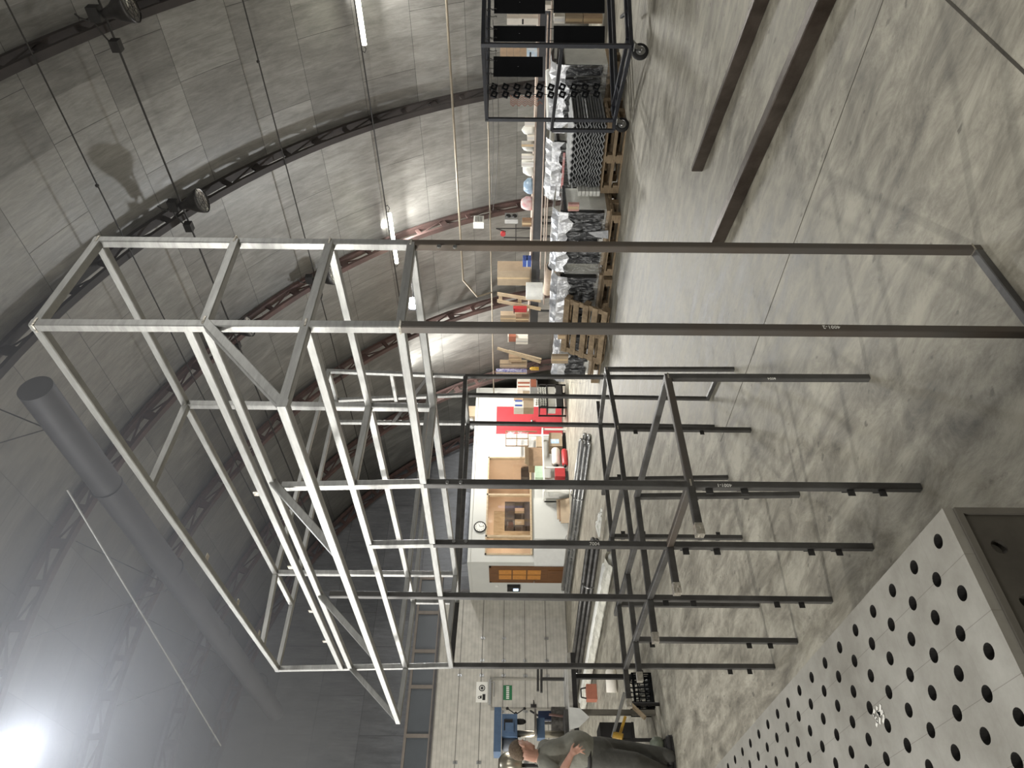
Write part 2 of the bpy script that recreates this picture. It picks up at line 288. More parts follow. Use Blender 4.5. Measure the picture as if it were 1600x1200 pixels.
    def build(s, name, m, parent=None, smooth=False, local=False):
        off = V((0, 0, 0))
        if parent is not None and not local: off = OFF.get(parent.name, V((0, 0, 0)))
        me = bpy.data.meshes.new(name); me.from_pydata([tuple(p-off) for p in s.v], [], s.f); me.update()
        bm = bmesh.new(); bm.from_mesh(me); bmesh.ops.recalc_face_normals(bm, faces=bm.faces); bm.to_mesh(me); bm.free()
        if smooth:
            for p in me.polygons: p.use_smooth = True
        me.materials.append(m)
        o = bpy.data.objects.new(name, me); COL.objects.link(o)
        if parent is not None: o.parent = parent; OFF[o.name] = off
        return o
def tag(o, label=None, cat=None, group=None, kind=None):
    if label: o['label'] = label
    if cat: o['category'] = cat
    if group: o['group'] = group
    if kind: o['kind'] = kind
    return o
def thing(name, label, cat, loc=(0,0,0), group=None, rot=0.):
    o = bpy.data.objects.new(name, None); o.empty_display_size = .1; COL.objects.link(o); o.location = V(loc); o.rotation_euler = (0, 0, rot)
    OFF[o.name] = V(loc); return tag(o, label, cat, group)
def single(name, mb, m, label, cat, group=None, smooth=False, kind=None):
    lo, hi = mb.bounds(); b = V(((lo.x+hi.x)/2, (lo.y+hi.y)/2, lo.z)); mb.v = [p-b for p in mb.v]
    o = mb.build(name, m, smooth=smooth); o.location = b; OFF[o.name] = b
    return tag(o, label, cat, group, kind)
def struct(name, mb, m, parent=None, smooth=False):
    o = mb.build(name, m, parent, smooth)
    if parent is None: o['kind'] = 'structure'
    return o
def dup(root, loc, label=None, rot=None):
    r = root.copy(); COL.objects.link(r); r.location = V(loc)
    if rot is not None: r.rotation_euler = (0, 0, rot)
    if label: r['label'] = label
    for ch in root.children:
        c = ch.copy(); COL.objects.link(c); c.parent = r
        for g in ch.children: d = g.copy(); COL.objects.link(d); d.parent = c
    OFF[r.name] = V(loc); return r
def text(s, size, org, xd, yd, m, parent, name='chalk_mark', depth=.0006):
    """Flat lettering whose baseline starts at org, running along xd with its top towards yd."""
    cu = bpy.data.curves.new(name, 'FONT'); cu.body = s; cu.size = size; cu.extrude = depth; cu.align_x = 'LEFT'; cu.resolution_u = 2
    tmp = bpy.data.objects.new(name, cu); COL.objects.link(tmp); dg = bpy.context.evaluated_depsgraph_get()
    me = bpy.data.meshes.new_from_object(tmp.evaluated_get(dg)); bpy.data.objects.remove(tmp); bpy.data.curves.remove(cu)
    xd, yd = V(xd).normalized(), V(yd).normalized(); zd = xd.cross(yd); M = Matrix((xd, yd, zd)).transposed()
    off = OFF.get(parent.name, V((0, 0, 0))) if parent else V((0, 0, 0))
    for v in me.vertices: v.co = M @ v.co + V(org) - off
    me.materials.clear(); me.materials.append(m); o = bpy.data.objects.new(name, me); COL.objects.link(o)
    if parent: o.parent = parent
    return o
# ------------------------------------------------------------------ the hall: floor, arched lining, trusses, end walls
XC, ZC, RS, RI = 5.054, -2.15, 11.86, 11.36
Y0, Y1 = -7.0, 20.1
def arc(r, a): return XC + r*math.sin(a), ZC + r*math.cos(a)
def arcpt(r, a, y): x, z = arc(r, a); return V((x, y, z))
AMAX = math.acos((-ZC)/RS)
mb = MB(); mb.add([(-7, Y0-.3, 0), (17, Y0-.3, 0), (17, Y1+.3, 0), (-7, Y1+.3, 0)], [(0, 1, 2, 3)])
mb.add([(-7, Y0-.3, -.1), (17, Y0-.3, -.1), (17, Y1+.3, -.1), (-7, Y1+.3, -.1)], [(3, 2, 1, 0)])
struct('floor', mb, FLOORM)
def strip(p, q, w, z0=.0, z1=.0012):
    d = (q-p); d.z = 0; n = V((-d.y, d.x, 0)).normalized()*(w/2); b = MB()
    return b.prism([(p+n).to_3d()*1, (q+n), (q-n), (p-n)], (0, 0, z1))
GROUT = mat('joint_filler', (70, 66, 58), .9, 0, var=.2, scale=20)
for i, (a, b_) in enumerate((((1395, -40), (1126, 690)), ((1470, -10), (1640, 150)))):
    p, q = PZ(*a, 0), PZ(*b_, 0); struct('trim_%d' % (i+1), strip(p, q, .005 if i == 0 else .012), GROUT)
# lining
NA = 72; vs = []; fs = []; uv = []
for j, y in enumerate((Y0, Y1)):
    for i in range(NA+1): a = -AMAX + 2*AMAX*i/NA; vs.append(arcpt(RS, a, y))
for i in range(NA): fs.append((i, i+1, i+1+NA+1, i+NA+1))
m_ = MB(); m_.add(vs, fs)
o = m_.build('ceiling', LINING); o['kind'] = 'structure'
ul = o.data.uv_layers.new(name='UVMap')
for lp in o.data.loops:
    co = o.data.vertices[lp.vertex_index].co; a = math.atan2(co.x-XC, co.z-ZC); ul.data[lp.index].uv = (co.y + 9, (a+AMAX)*RS)
for p in o.data.polygons: p.use_smooth = True
sol = o.modifiers.new('thickness', 'SOLIDIFY'); sol.thickness = .06; sol.offset = -1 if True else 1
# end walls follow the arch
def endwall(name, y, th, m):
    pts = [arcpt(RS-.01, -AMAX + 2*AMAX*i/48, y) for i in range(49)]
    b = MB(); b.prism(pts, (0, th, 0)); w = struct(name, b, m); u = w.data.uv_layers.new(name='UVMap')
    for lp in w.data.loops: co = w.data.vertices[lp.vertex_index].co; u.data[lp.index].uv = (co.x+20, co.z+3)
    return w
endwall('wall_gable', Y1, .1, GABLEM); endwall('wall_rear', Y0-.1, .1, GABLEM)
# trusses: two channel chords with packing plates and crossed lacing
def truss(y, m, k):
    t = thing('roof_truss', None, None, (XC, y, 0)); t['kind'] = 'structure'
    A1 = math.acos(-ZC/RI); n = 60
    for nm, r0, r1, w in (('outer_chord', RI+.30, RI+.38, .14), ('inner_chord', RI, RI+.07, .12)):
        b = MB(); vs = []; fs = []
        for i in range(n+1):
            a = -A1 + 2*A1*i/n
            vs += [arcpt(r0, a, y-w/2), arcpt(r1, a, y-w/2), arcpt(r1, a, y+w/2), arcpt(r0, a, y+w/2)]
        for i in range(n):
            q = i*4
            for j in range(4): fs.append((q+j, q+(j+1)%4, q+4+(j+1)%4, q+4+j))
        fs += [(3, 2, 1, 0), tuple(range(n*4, n*4+4))]; b.add(vs, fs); b.build(nm, m, t)
    lb = MB(); pb = MB(); q = 0; N2 = 44
    for i in range(N2+1):
        a = -A1+.01 + (2*A1-.02)*i/N2; b_ = a + (2*A1-.02)/N2
        ta = V((math.cos(a), 0, -math.sin(a)))
        p0, p1 = arcpt(RI+.05, a, y), arcpt(RI+.32, a, y)
        pb.bar(p0, p1, .17 if i % 2 else .1, .05, up=(0, 1, 0))
        if i < N2:
            for s_, (ra, rb) in ((-.045, (RI+.06, RI+.31)), (.045, (RI+.31, RI+.06))): lb.bar(arcpt(ra, a, y+s_), arcpt(rb, b_, y+s_), .045, .012, up=(0, 1, 0)) if i % 2 == (s_ > 0) else None
    pb.build('packing_plates', m, t); lb.build('lacing', m, t)
    return t
RIBY = [-5.6, -2.4, .75, 4.02, 7.3, 10.5, 13.75, 17.0, 19.85]
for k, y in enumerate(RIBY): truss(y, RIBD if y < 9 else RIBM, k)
# end wall furniture: lifting gate, wicket door, window band
gx0, gx1 = -1.2, 9.42; ztop = 3.75
b = MB(); b.box((gx0, Y1-.12, 0), (gx1, Y1-.02, ztop))
gate = struct('door_1', b, GATEM)
b = MB(); b.box((gx1, Y1-.16, 0), (gx1+.07, Y1-.02, ztop+.05)); b.box((gx0, Y1-.15, ztop), (gx1+.07, Y1-.02, ztop+.07)); b.build('gate_track', mat('track_steel', (84, 82, 82), .5, .4, var=.2), gate)
for i in range(6): b = MB(); z = .35+i*.62; b.box((gx1-.1, Y1-.17, z-.05), (gx1+.02, Y1-.12, z+.05)); b.build('roller_bracket', ZINC, gate)
for x, z in ((8.9-1.55, .62), (8.9-1.55, 1.24), (7.35, 1.86), (7.35, 2.48), (6.93, .62), (6.93, 1.24), (6.93, 1.86), (6.93, 2.48), (6.93, 3.1), (5.98, .62), (5.98, 1.24), (5.98, 1.86), (4.7, 2.48), (4.7, 1.86), (4.7, 1.24), (4.7, 3.1), (8.0, .62), (8.0, 1.86), (8.0, 2.48)):
    b = MB(); b.box((x-.035, Y1-.135, z-.06), (x+.035, Y1-.118, z+.06)); b.tube((x-.03, Y1-.137, z), (x+.03, Y1-.137, z), .012, n=8); b.build('panel_hinge', ZINC, gate)
b = MB()
wx0, wx1, wz = 6.03, 6.82, 2.17
b.box((wx0-.03, Y1-.15, .05), (wx0+.012, Y1-.12, wz)); b.box((wx1-.012, Y1-.15, .05), (wx1+.03, Y1-.12, wz)); b.box((wx0-.03, Y1-.15, wz), (wx1+.03, Y1-.12, wz+.035))
wick = struct('door_2', b, mat('wicket_frame', (160, 156, 146), .5, .2, var=.1))
b = MB(); b.box((wx0+.1, Y1-.2, 2.2), (wx1-.02, Y1-.15, 2.27)); b.line([(wx1-.1, Y1-.2, 2.22), (wx1-.12, Y1-.26, 2.12), (wx1-.5, Y1-.24, 2.12)], .012); b.build('door_closer', GREYP, wick)
b = MB(); b.line([(6.12, Y1-.12, 1.02), (6.12, Y1-.19, 1.02), (6.25, Y1-.19, 1.02)], .014); b.box((6.08, Y1-.135, .94), (6.16, Y1-.118, 1.1)); b.build('door_handle', DARK, wick)
t = thing('exit_sign', 'small green exit sign with white lettering on the wicket door', 'sign', (6.46, Y1-.125, 1.65))
b = MB(); b.box((6.27, Y1-.13, 1.62), (6.66, Y1-.122, 1.86)); b.build('sign_plate', SIGNG, t)
b = MB()
for i in range(7): b.box((6.3+i*.05, Y1-.133, 1.7), (6.332+i*.05, Y1-.1305, 1.78))
b.build('white_lettering', CHALK, t)
t = thing('safety_sign', 'white safety sign with two black pictograms above the wicket door', 'sign', (6.46, Y1-.125, 2.3))
b = MB(); b.box((6.2, Y1-.131, 2.3), (6.75, Y1-.122, 2.62)); b.build('sign_plate', mat('sign_white', (226, 224, 216), .5), t)
b = MB(); b.ring((6.58, Y1-.133, 2.46), .075, .012, (0, 1, 0)); b.box((6.53, Y1-.134, 2.45), (6.63, Y1-.1315, 2.47)); b.boxc((6.58, Y1-.133, 2.46), (.05, .003, .08)); b.build('round_pictogram', DARK, t)
b = MB(); b.box((6.26, Y1-.134, 2.36), (6.42, Y1-.1315, 2.44)); b.box((6.3, Y1-.134, 2.46), (6.38, Y1-.1315, 2.5)); b.ring((6.33, Y1-.133, 2.53), .03, .008, (0, 1, 0)); b.build('square_pictogram', DARK, t)
# window band above the gate
FRM = mat('band_frame', (128, 120, 112), .6, .1, var=.12, scale=4); PANE = mat('band_pane', (84, 88, 92), .35, 0, var=.08, scale=2)
b = MB(); z0, z1 = 3.86, 4.45
b.box((gx0, Y1-.1, z0-.07), (gx1+.6, Y1-.01, z0)); b.box((gx0, Y1-.1, z1), (gx1+.6, Y1-.01, z1+.07))
xs = [9.9, 8.78, 7.62, 6.62, 5.35, 3.9, 2.4, .9]
for x in xs: b.box((x-.045, Y1-.1, z0), (x+.045, Y1-.01, z1))
win1 = struct('window_1', b, FRM)
for x, x2 in zip(xs, xs[1:]): b = MB(); b.box((x2+.045, Y1-.05, z0), (x-.045, Y1-.03, z1)); b.build('pane', PANE, win1)
# ---- white office booth in the far corner
BY = 17.6; bx0, bx1, bz = 9.2, 15.75, 2.82
wn0, wn1, wz0, wz1 = 9.42, 12.82, 1.1, 2.42
b = MB()
b.box((wn1, BY, 0), (bx1, BY+.1, bz)); b.box((bx0, BY, 0), (wn0, BY+.1, bz)); b.box((wn0, BY, 0), (wn1, BY+.1, wz0)); b.box((wn0, BY, wz1), (wn1, BY+.1, bz))
b.box((bx0, BY+.1, 0), (bx0+.1, Y1, bz))
struct('wall_office', b, BOOTH)
b = MB(); b.box((bx0-.02, BY-.02, bz), (bx1, Y1-.01, bz+.08)); struct('ceiling_office', b, BOOTH)
CRM = mat('warm_cream_wall', (220, 196, 172), .8, 0, var=.05, scale=2)
b = MB(); b.box((bx0+.1, Y1-.15, 0), (bx1, Y1-.03, bz)); struct('wall_office_back', b, CRM)
b = MB(); b.box((13.1, BY+.1, 0), (13.2, Y1-.15, bz)); struct('wall_office_side', b, CRM)
b = MB(); b.box((bx0+.1, BY+.1, 0), (13.1, Y1-.15, .04)); struct('floor_office', b, DARKWOOD)
b = MB(); fw = .045
b.box((wn0, BY-.02, wz0), (wn0+fw, BY+.1, wz1)); b.box((wn1-fw, BY-.02, wz0), (wn1, BY+.1, wz1)); b.box((wn0, BY-.02, wz1-fw), (wn1, BY+.1, wz1)); b.box((wn0, BY-.06, wz0-.03), (wn1, BY+.1, wz0+.02))
for py in (773, 838): x = PY(790, py, BY).x; b.box((x-.028, BY-.02, wz0), (x+.028, BY+.08, wz1))
win2 = struct('window_2', b, PALEWOOD)
xm = [wn0] + sorted(PY(790, py, BY).x for py in (773, 838)) + [wn1]
for a_, c_ in zip(xm, xm[1:]): b = MB(); b.box((a_+.03, BY+.03, wz0+.02), (c_-.03, BY+.036, wz1-.04)); b.build('pane', GLASS, win2)
# red door in the booth front
rx0, rx1, rz = 13.72, 14.89, 2.19
b = MB(); b.box((rx0-.06, BY-.03, 0), (rx0, BY, rz)); b.box((rx1, BY-.03, 0), (rx1+.06, BY, rz)); b.box((rx0-.06, BY-.03, rz), (rx1+.06, BY, rz+.06)); d3 = struct('door_3', b, PVC)
b = MB(); b.box((rx0, BY-.025, .03), (rx1, BY-.003, rz)); b.box((rx0+.2, BY-.032, .03), (rx0+.215, BY-.025, rz)); b.build('door_leaf', REDDOOR, d3)
b = MB(); b.ball((14.25, BY-.06, 1.02), .045); b.tube((14.25, BY-.06, 1.02), (14.25, BY-.02, 1.02), .02); b.build('door_handle', ZINC, d3, True)
# brown glazed door in the booth side
dy0, dy1, dz = 17.82, 18.8, 2.3
b = MB(); b.box((bx0-.03, dy0, .0), (bx0, dy0+.07, dz)); b.box((bx0-.03, dy1-.07, .0), (bx0, dy1, dz)); b.box((bx0-.03, dy0, dz-.06), (bx0, dy1, dz)); d4 = struct('door_4', b, BROWNDOOR)
b = MB(); b.box((bx0-.025, dy0+.07, .04), (bx0-.003, dy1-.07, dz-.06)); b.box((bx0-.035, dy0+.2, .2), (bx0-.025, dy1-.2, .62)); b.build('door_leaf', BROWNDOOR, d4)
for z_, z2 in ((.82, 1.2), (1.24, 1.62), (1.66, 2.02)):
    for y_ in (dy0+.2, dy0+.5): b = MB(); b.box((bx0-.032, y_, z_), (bx0-.026, y_+.26, z2)); b.build('glass_pane', AMBER, d4)
b = MB(); b.line([(bx0-.03, dy1-.12, 1.0), (bx0-.08, dy1-.12, 1.0), (bx0-.08, dy1-.24, 1.0)], .014); b.build('door_handle', ZINC, d4)
# wall things by the brown door
t = thing('access_terminal', 'black wall terminal with a small lit screen beside the brown glazed door', 'terminal', (bx0-.03, 19.1, 1.42))
b = MB(); b.box((bx0-.09, 18.96, 1.4), (bx0-.002, 19.26, 1.78)); b.build('housing', DARK, t)
b = MB(); b.box((bx0-.094, 19.06, 1.45), (bx0-.0905, 19.2, 1.6)); b.build('screen', SCREEN, t)
b = MB(); b.box((bx0-.03, 19.0, 2.05), (bx0-.002, 19.1, 2.13)); single('light_switch', b, PVC, 'small switch high on the white wall above the black terminal', 'switch')
# wall clock
c = PY(750, 823, BY-.03)
t = thing('wall_clock', 'round white wall clock with a dark rim above the booth window', 'clock', (c.x, BY-.02, c.z-.17))
b = MB(); b.lathe((c.x, BY-.002, c.z), [(0, .03), (.15, .03), (.155, .025)], (0, -1, 0), 32); b.build('face', mat('clock_face', (232, 230, 222), .5), t)
b = MB(); b.ring((c.x, BY-.024, c.z), .165, .02, (0, 1, 0), 36); b.build('rim', DARK, t, True)
b = MB()
for k in range(12): a = k*math.pi/6; b.boxc((c.x+.115*math.sin(a), BY-.0335, c.z+.115*math.cos(a)), (.012, .002, .03), Matrix.Rotation(a, 3, 'Y'))
b.build('hour_marks', DARK, t)
b = MB(); b.bar((c.x, BY-.036, c.z), (c.x+.07, BY-.036, c.z+.03), .012, .003, up=(0, 1, 0)); b.build('hour_hand', DARK, t)
b = MB(); b.bar((c.x, BY-.039, c.z), (c.x+.02, BY-.039, c.z-.115), .008, .003, up=(0, 1, 0)); b.build('minute_hand', DARK, t)
# inside the booth
yb = Y1-.16
def onp(px, py, px2, py2, y): a, c2 = PY(px, py, y), PY(px2, py2, y); return min(a.x, c2.x), max(a.x, c2.x), min(a.z, c2.z), max(a.z, c2.z)
x0, x1, z0, z1 = onp(789, 788, 829, 826, 19.0)
t = thing('office_shelf', 'dark brown open shelf standing inside the lit office window', 'shelf', ((x0+x1)/2, 19.0, .04))
b = MB()
for x_ in (x0, (x0+x1)/2-.02, x1-.04): b.box((x_, 18.85, .04), (x_+.04, 19.15, z1))
b.box((x0, 19.13, .04), (x1, 19.16, z1)) if False else None
for k, z_ in enumerate((.05, .5, .95, z0+.12, z1-.32, z1-.03)): b.box((x0, 18.85, z_), (x1, 19.15, z_+.03))
b.box((x0, 19.14, z1-.32), (x1, 19.155, z1)); b.box((x0, 18.84, z1-.3), (x1, 18.852, z1))
b.box((x0, 18.84, .05), (x1, 18.852, z0+.2)); b.build('carcass', DARKWOOD, t)
x0, x1, z0, z1 = onp(772, 799, 832, 846, yb)
b = MB(); b.box((x0, yb-.02, z0), (x1, yb-.003, z1)); single('wood_panel', b, PALEWOOD, 'pale plywood panel on the office back wall behind the dark shelf', 'panel')
x0, x1, z0, z1 = onp(788, 864, 812, 876, 19.3)
b = MB(); b.box((x0, yb-.02, z0), (x1, yb-.003, z1)); single('wall_poster', b, mat('cream_paper', (238, 218, 176), .8), 'cream poster on the office wall at the window end nearest the brown door', 'poster')
x0, x1, z0, z1 = onp(814, 724, 829, 748, 18.6); x1 = min(x1, 13.06)
t = thing('filing_cabinet', 'dark grey cabinet inside the office at the window end nearest the red door', 'cabinet', ((x0+x1)/2, 18.6, .04))
b = MB(); b.box((x0, 18.5, .04), (x1, 18.9, z1)); b.build('carcass', SHELFD, t)
for k in range(3): b = MB(); z_ = z1-.36-k*.36; b.box((x0+.03, 18.48, z_), (x1-.03, 18.5, z_+.32)); b.build('drawer', SHELFD, t)
x0, x1, z0, z1 = onp(765, 716, 806, 722, 18.8)
t = thing('wall_rack', 'small wall rack of tools and papers at the top of the lit office window', 'rack', ((x0+x1)/2, 18.8, z0))
for i, (m_, w_) in enumerate(((DARK, .12), (GREYP, .3), (REDP, .14), (CARTON, .16))):
    b = MB(); zz = z1-.1-i*.24; b.box((x0-.05, 18.78, zz-w_*.6), (x0+.1, 18.86, zz)); b.build(('tool', 'roll', 'red_pouch', 'folder')[i], m_, t)
b = MB(); b.box((x0-.06, 18.87, z0), (x1+.1, 18.89, z1)); b.build('back_panel', CARTON, t)
# on the booth roof
b = MB(); zt = bz+.08
t = thing('canvas_roll', 'long grey canvas roll lying on the roof of the white office booth', 'roll', (10.2, 17.95, zt))
b = MB(); b.lathe((9.4, 17.95, zt+.2), [(0, 0), (.19, .0), (.2, .02), (.2, 2.2), (.19, 2.22), (0, 2.22)], (1, 0, 0), 20); b.build('roll', GALV, t, True)
b = MB(); b.box((14.6, 17.75, zt), (15.05, 18.1, zt+.32)); single('roof_carton', b, CARTON, 'brown carton on the office booth roof above the red door', 'box')
b = MB(); random.seed(3)
for k in range(9): b.ball((14.35+.12*random.random()*k/3, 17.8+.2*random.random(), zt+.09+.06*random.random()), (.14, .12, .09), 8, 6)
single('film_heap', b, FILM, 'crumpled heap of clear film on the booth roof beside the carton', 'film heap', smooth=True)
# ------------------------------------------------------------------ the welded L-shaped kiosk frame
CT, CS = -1.6049, -1.5073
T_ = dict(o=0., A=.4369, ti=.6207, aw=-.3283, a=.4275, b=.9481, c=1.4483, d=2.0021, E=2.2449)
S_ = dict(o=0., n=.9112, I=2.6048, E=2.9687, p=.8856, q=1.3853, r=1.9305, u=2.509, J=2.3058)
Z_ = dict(o=0., z1=3.202, z2=2.69, z3=2.3575, z4=2.0601, zc=.9562)
SEEN = {('o','o','z1'):(58,508),('o','A','z1'):(155,378),('o','A','z2'):(369,378),('o','o','z2'):(321,505),('o','A','z3'):(516,381),('o','o','z3'):(479,509),
('o','A','z4'):(643,383),('o','o','z4'):(626,511),('o','A','o'):(1527,391),('E','o','z1'):(434,1045),('E','A','z1'):(456,944),('n','A','z1'):(292,632),('I','A','z1'):(431,895),
('o','aw','z3'):(443,635),('E','aw','z3'):(622,1126),('E','o','z4'):(705,1040),('E','o','z3'):(634,1042),('p','o','o'):(1439,762),('q','o','o'):(1364,855),('r','o','o'):(1298,938),
('u','o','o'):(1246,1002),('E','o','o'):(1211,1042),('p','ti','o'):(1358,591),('r','ti','o'):(1251,773),('E','a','o'):(1185,946),('E','b','o'):(1158,840),('E','c','o'):(1135,746),
('E','d','o'):(1114,667),('E','E','o'):(1111,623),('I','E','o'):(1125,590),('J','c','o'):(1176,672),('J','d','o'):(1147,577),('p','ti','zc'):(1043,590),('p','o','zc'):(1078,757),
('q','o','zc'):(1046,853),('r','o','zc'):(1015,934),('E','o','z2'):(548,1043),('J','d','zc'):(948,577),('J','c','zc'):(965,670),
('n','A','z3'):(577,634),('n','A','z4'):(677,637),('I','A','z4'):(712,897),('p','o','z2'):(447,760),('q','o','z3'):(583,851),('r','o','z2'):(520,929),('E','E','z4'):(728,617),('I','E','z4'):(727,588)}
def nd(s, t, z):
    p = V((T_[t]-CT, S_[s]-CS, Z_[z]))
    k = (s, t, z)
    if k in SEEN:
        q = near(p, *SEEN[k]); q.z = max(q.z, 0.) if z != 'o' else 0.
        return q
    return p
FRL = V((2.4, 3.6, 0))
fr = thing('steel_kiosk_frame', 'tall L-shaped frame of bare square steel tube standing mid floor', 'metal frame', FRL)
TW = .0305
def member(name, a, b, m, w=TW, h=TW, up=(0, 0, 1)):
    mb = MB(); mb.bar(a, b, w, h, up, .003); return mb.build(name, m, fr)
def post(s, t, z0, z1, m, m2=None, zs=None):
    a, b = nd(s, t, z0), nd(s, t, z1); d = (b-a).normalized()
    if z0 == 'o' and (s, t) != ('x', 'x'): a = V((a.x, a.y, .001))
    if m2:
        c = nd(s, t, zs); member('post', a, c, m, up=(1, 0, 0)); member('post', c, b + d*.015, m2, up=(1, 0, 0))
    else: member('post', a, b + d*.015, m, up=(1, 0, 0))
post('o', 'o', 'o', 'z1', RUSTY, STEEL, 'z4'); post('o', 'A', 'o', 'z1', RUSTY, STEEL, 'z4')
post('p', 'o', 'o', 'z2', MILL, STEEL, 'z4'); post('q', 'o', 'o', 'z3', MILL, STEEL, 'z4'); post('r', 'o', 'o', 'z2', MILL); post('u', 'o', 'o', 'zc', MILL)
post('E', 'o', 'o', 'z1', MILL, STEEL, 'z4'); post('p', 'ti', 'o', 'zc', MILL); post('r', 'ti', 'o', 'zc', MILL)
post('n', 'A', 'z4', 'z1', STEEL); post('I', 'A', 'z4', 'z1', STEEL); post('E', 'A', 'z4', 'z3', STEEL)
for t in 'abc': post('E', t, 'o', 'zc', MILL)
post('E', 'd', 'o', 'z1', MILL, STEEL, 'z4'); post('E', 'E', 'o', 'z1', MILL, STEEL, 'z4'); post('I', 'E', 'o', 'z1', MILL, STEEL, 'z4')
post('J', 'c', 'o', 'zc', MILL); post('J', 'd', 'o', 'zc', MILL)
# feet bars
def bar2(name, a, b, m, e0=0., e1=0., **k):
    d = (b-a).normalized(); member(name, a-d*e0, b+d*e1, m, **k)
f0, f1 = nd('o', 'o', 'o'), nd('o', 'A', 'o'); f0.z = f1.z = .016; bar2('foot_bar', f0, f1, MILL, -.016, -.016)
f0, f1 = nd('I', 'E', 'o'), nd('E', 'E', 'o'); f0.z = f1.z = .016; bar2('foot_bar', f0, f1, MILL, -.016, -.016)
# long rails of the near wing
bar2('rail', nd('o','o','z1'), nd('E','o','z1'), STEEL, .0, .016); bar2('rail', nd('o','A','z1'), nd('I','A','z1'), STEEL, 0, 0); bar2('rail', nd('I','A','z1'), nd('E','A','z1'), STEEL)
a, b_ = nd('o','o','z2'), nd('E','o','z2'); bar2('rail', a, b_, STEEL)
up6 = V((0, 0, .058)); bar2('rail', a+up6, b_+up6, STEEL)
bar2('rail', nd('o','o','z3'), nd('E','o','z3'), STEEL); bar2('rail', nd('o','A','z3'), nd('n','A','z3'), STEEL); bar2('rail', nd('n','A','z3'), nd('E','A','z3'), STEEL)
bar2('rail', nd('o','o','z4'), nd('E','o','z4'), STEEL); bar2('rail', nd('o','A','z4'), nd('n','A','z4'), STEEL); bar2('rail', nd('n','A','z4'), nd('I','A','z4'), STEEL); bar2('rail', nd('I','A','z4'), nd('E','A','z4'), STEEL)
bar2('rail', nd('o','aw','z3'), nd('E','aw','z3'), STEEL, .016, .016)
for z in ('z1', 'z2', 'z3', 'z4'): bar2('crossbar', nd('o','o',z), nd('o','A',z), STEEL)
def onrail(s, z):                          # point of the front rail opposite a rear post
    a, b = nd('o','o',z), nd('E','o',z); k = (S_[s])/(S_['E']); return a+(b-a)*k
for s in ('n', 'I'):
    for z in ('z1', 'z3', 'z4'): bar2('crossbar', onrail(s, z), nd(s,'A',z), STEEL)
for z in ('z1', 'z3', 'z4'): bar2('crossbar', nd('E','o',z), nd('E','A',z), STEEL)
bar2('crossbar', nd('o','o','z3'), nd('o','aw','z3'), STEEL); bar2('crossbar', nd('E','o','z3'), nd('E','aw','z3'), STEEL)
def onaw(s): a, b = nd('o','aw','z3'), nd('E','aw','z3'); return a+(b-a)*(S_[s]/S_['E'])
for s in ('o', 'p', 'r', 'E'): bar2('awning_rafter', onrail(s, 'z2'), onaw(s), STEEL)
# far wing overhead
for z in ('z1', 'z3', 'z4'):
    bar2('rail', nd('I','A',z), nd('I','E',z), STEEL if z != 'z4' else MILL); bar2('rail', nd('E','A',z), nd('E','d',z), STEEL if z != 'z4' else MILL); bar2('rail', nd('E','d',z), nd('E','E',z), STEEL)
    bar2('crossbar', nd('I','E',z), nd('E','E',z), STEEL); 
    m1 = nd('I','E',z)+(nd('I','A',z)-nd('I','E',z))*.135; bar2('crossbar', m1, nd('E','d',z), STEEL)
bar2('rail', nd('E','o','z4'), nd('E','A','z4'), MILL)
for s, t in (('I','E'), ('E','E')): pass
bar2('crossbar', nd('I','E','z2'), nd('E','E','z2'), STEEL)
bar2('crossbar', nd('I','E','z3'), nd('E','d','z2'), MILL)
# counter level
def cz(s, t): return nd(s, t, 'zc')
seq = ['p', 'q', 'r', 'u', 'E']
for i, (s, s2) in enumerate(zip(seq, seq[1:])): bar2('counter_rail', cz(s,'o'), cz(s2,'o'), MILL if i else RUSTY)
bar2('counter_rail', cz('p','ti'), cz('r','ti'), MILL); 
DT = V((-1, 0, 0)); DS = V((0, 1, 0))
inr = cz('r','ti'); k = V((T_['a']-CT, inr.y, inr.z)); bar2('counter_rail', k, V((T_['a']-CT, S_['E']-CS+.16, k.z)), MILL)
seqt = ['o', 'a', 'b', 'c', 'd', 'E']
for t, t2 in zip(seqt, seqt[1:]): bar2('counter_rail', cz('E',t), cz('E',t2), MILL)
bar2('counter_rail', V((T_['a']-CT+.05, cz('J','c').y, cz('J','c').z)), cz('J','c'), MILL); bar2('counter_rail', cz('J','c'), cz('J','d'), MILL)
for s in ('p', 'q', 'r', 'u', 'E'):
    a = cz(s,'o'); e = a + DT*.235; bar2('counter_bracket', a, e, MILL)
    mb = MB(); mb.boxc(e+V((.02, 0, 0)), (.05, .034, .034)); mb.build('weld_scar', WELD, fr)
bar2('counter_rail', cz('p','o'), cz('p','ti'), RUSTY); bar2('counter_rail', cz('r','o'), cz('r','ti'), MILL)
bar2('counter_rail', cz('u','o'), V((T_['a']-CT, cz('u','o').y, cz('u','o').z)), MILL)
bar2('counter_rail', cz('J','c'), cz('E','c')+DS*.2, MILL); bar2('counter_rail', cz('J','d'), cz('E','d'), MILL); bar2('counter_rail', V((cz('E','b').x, S_['J']-CS, cz('E','b').z)), cz('E','b')+DS*.2, MILL)
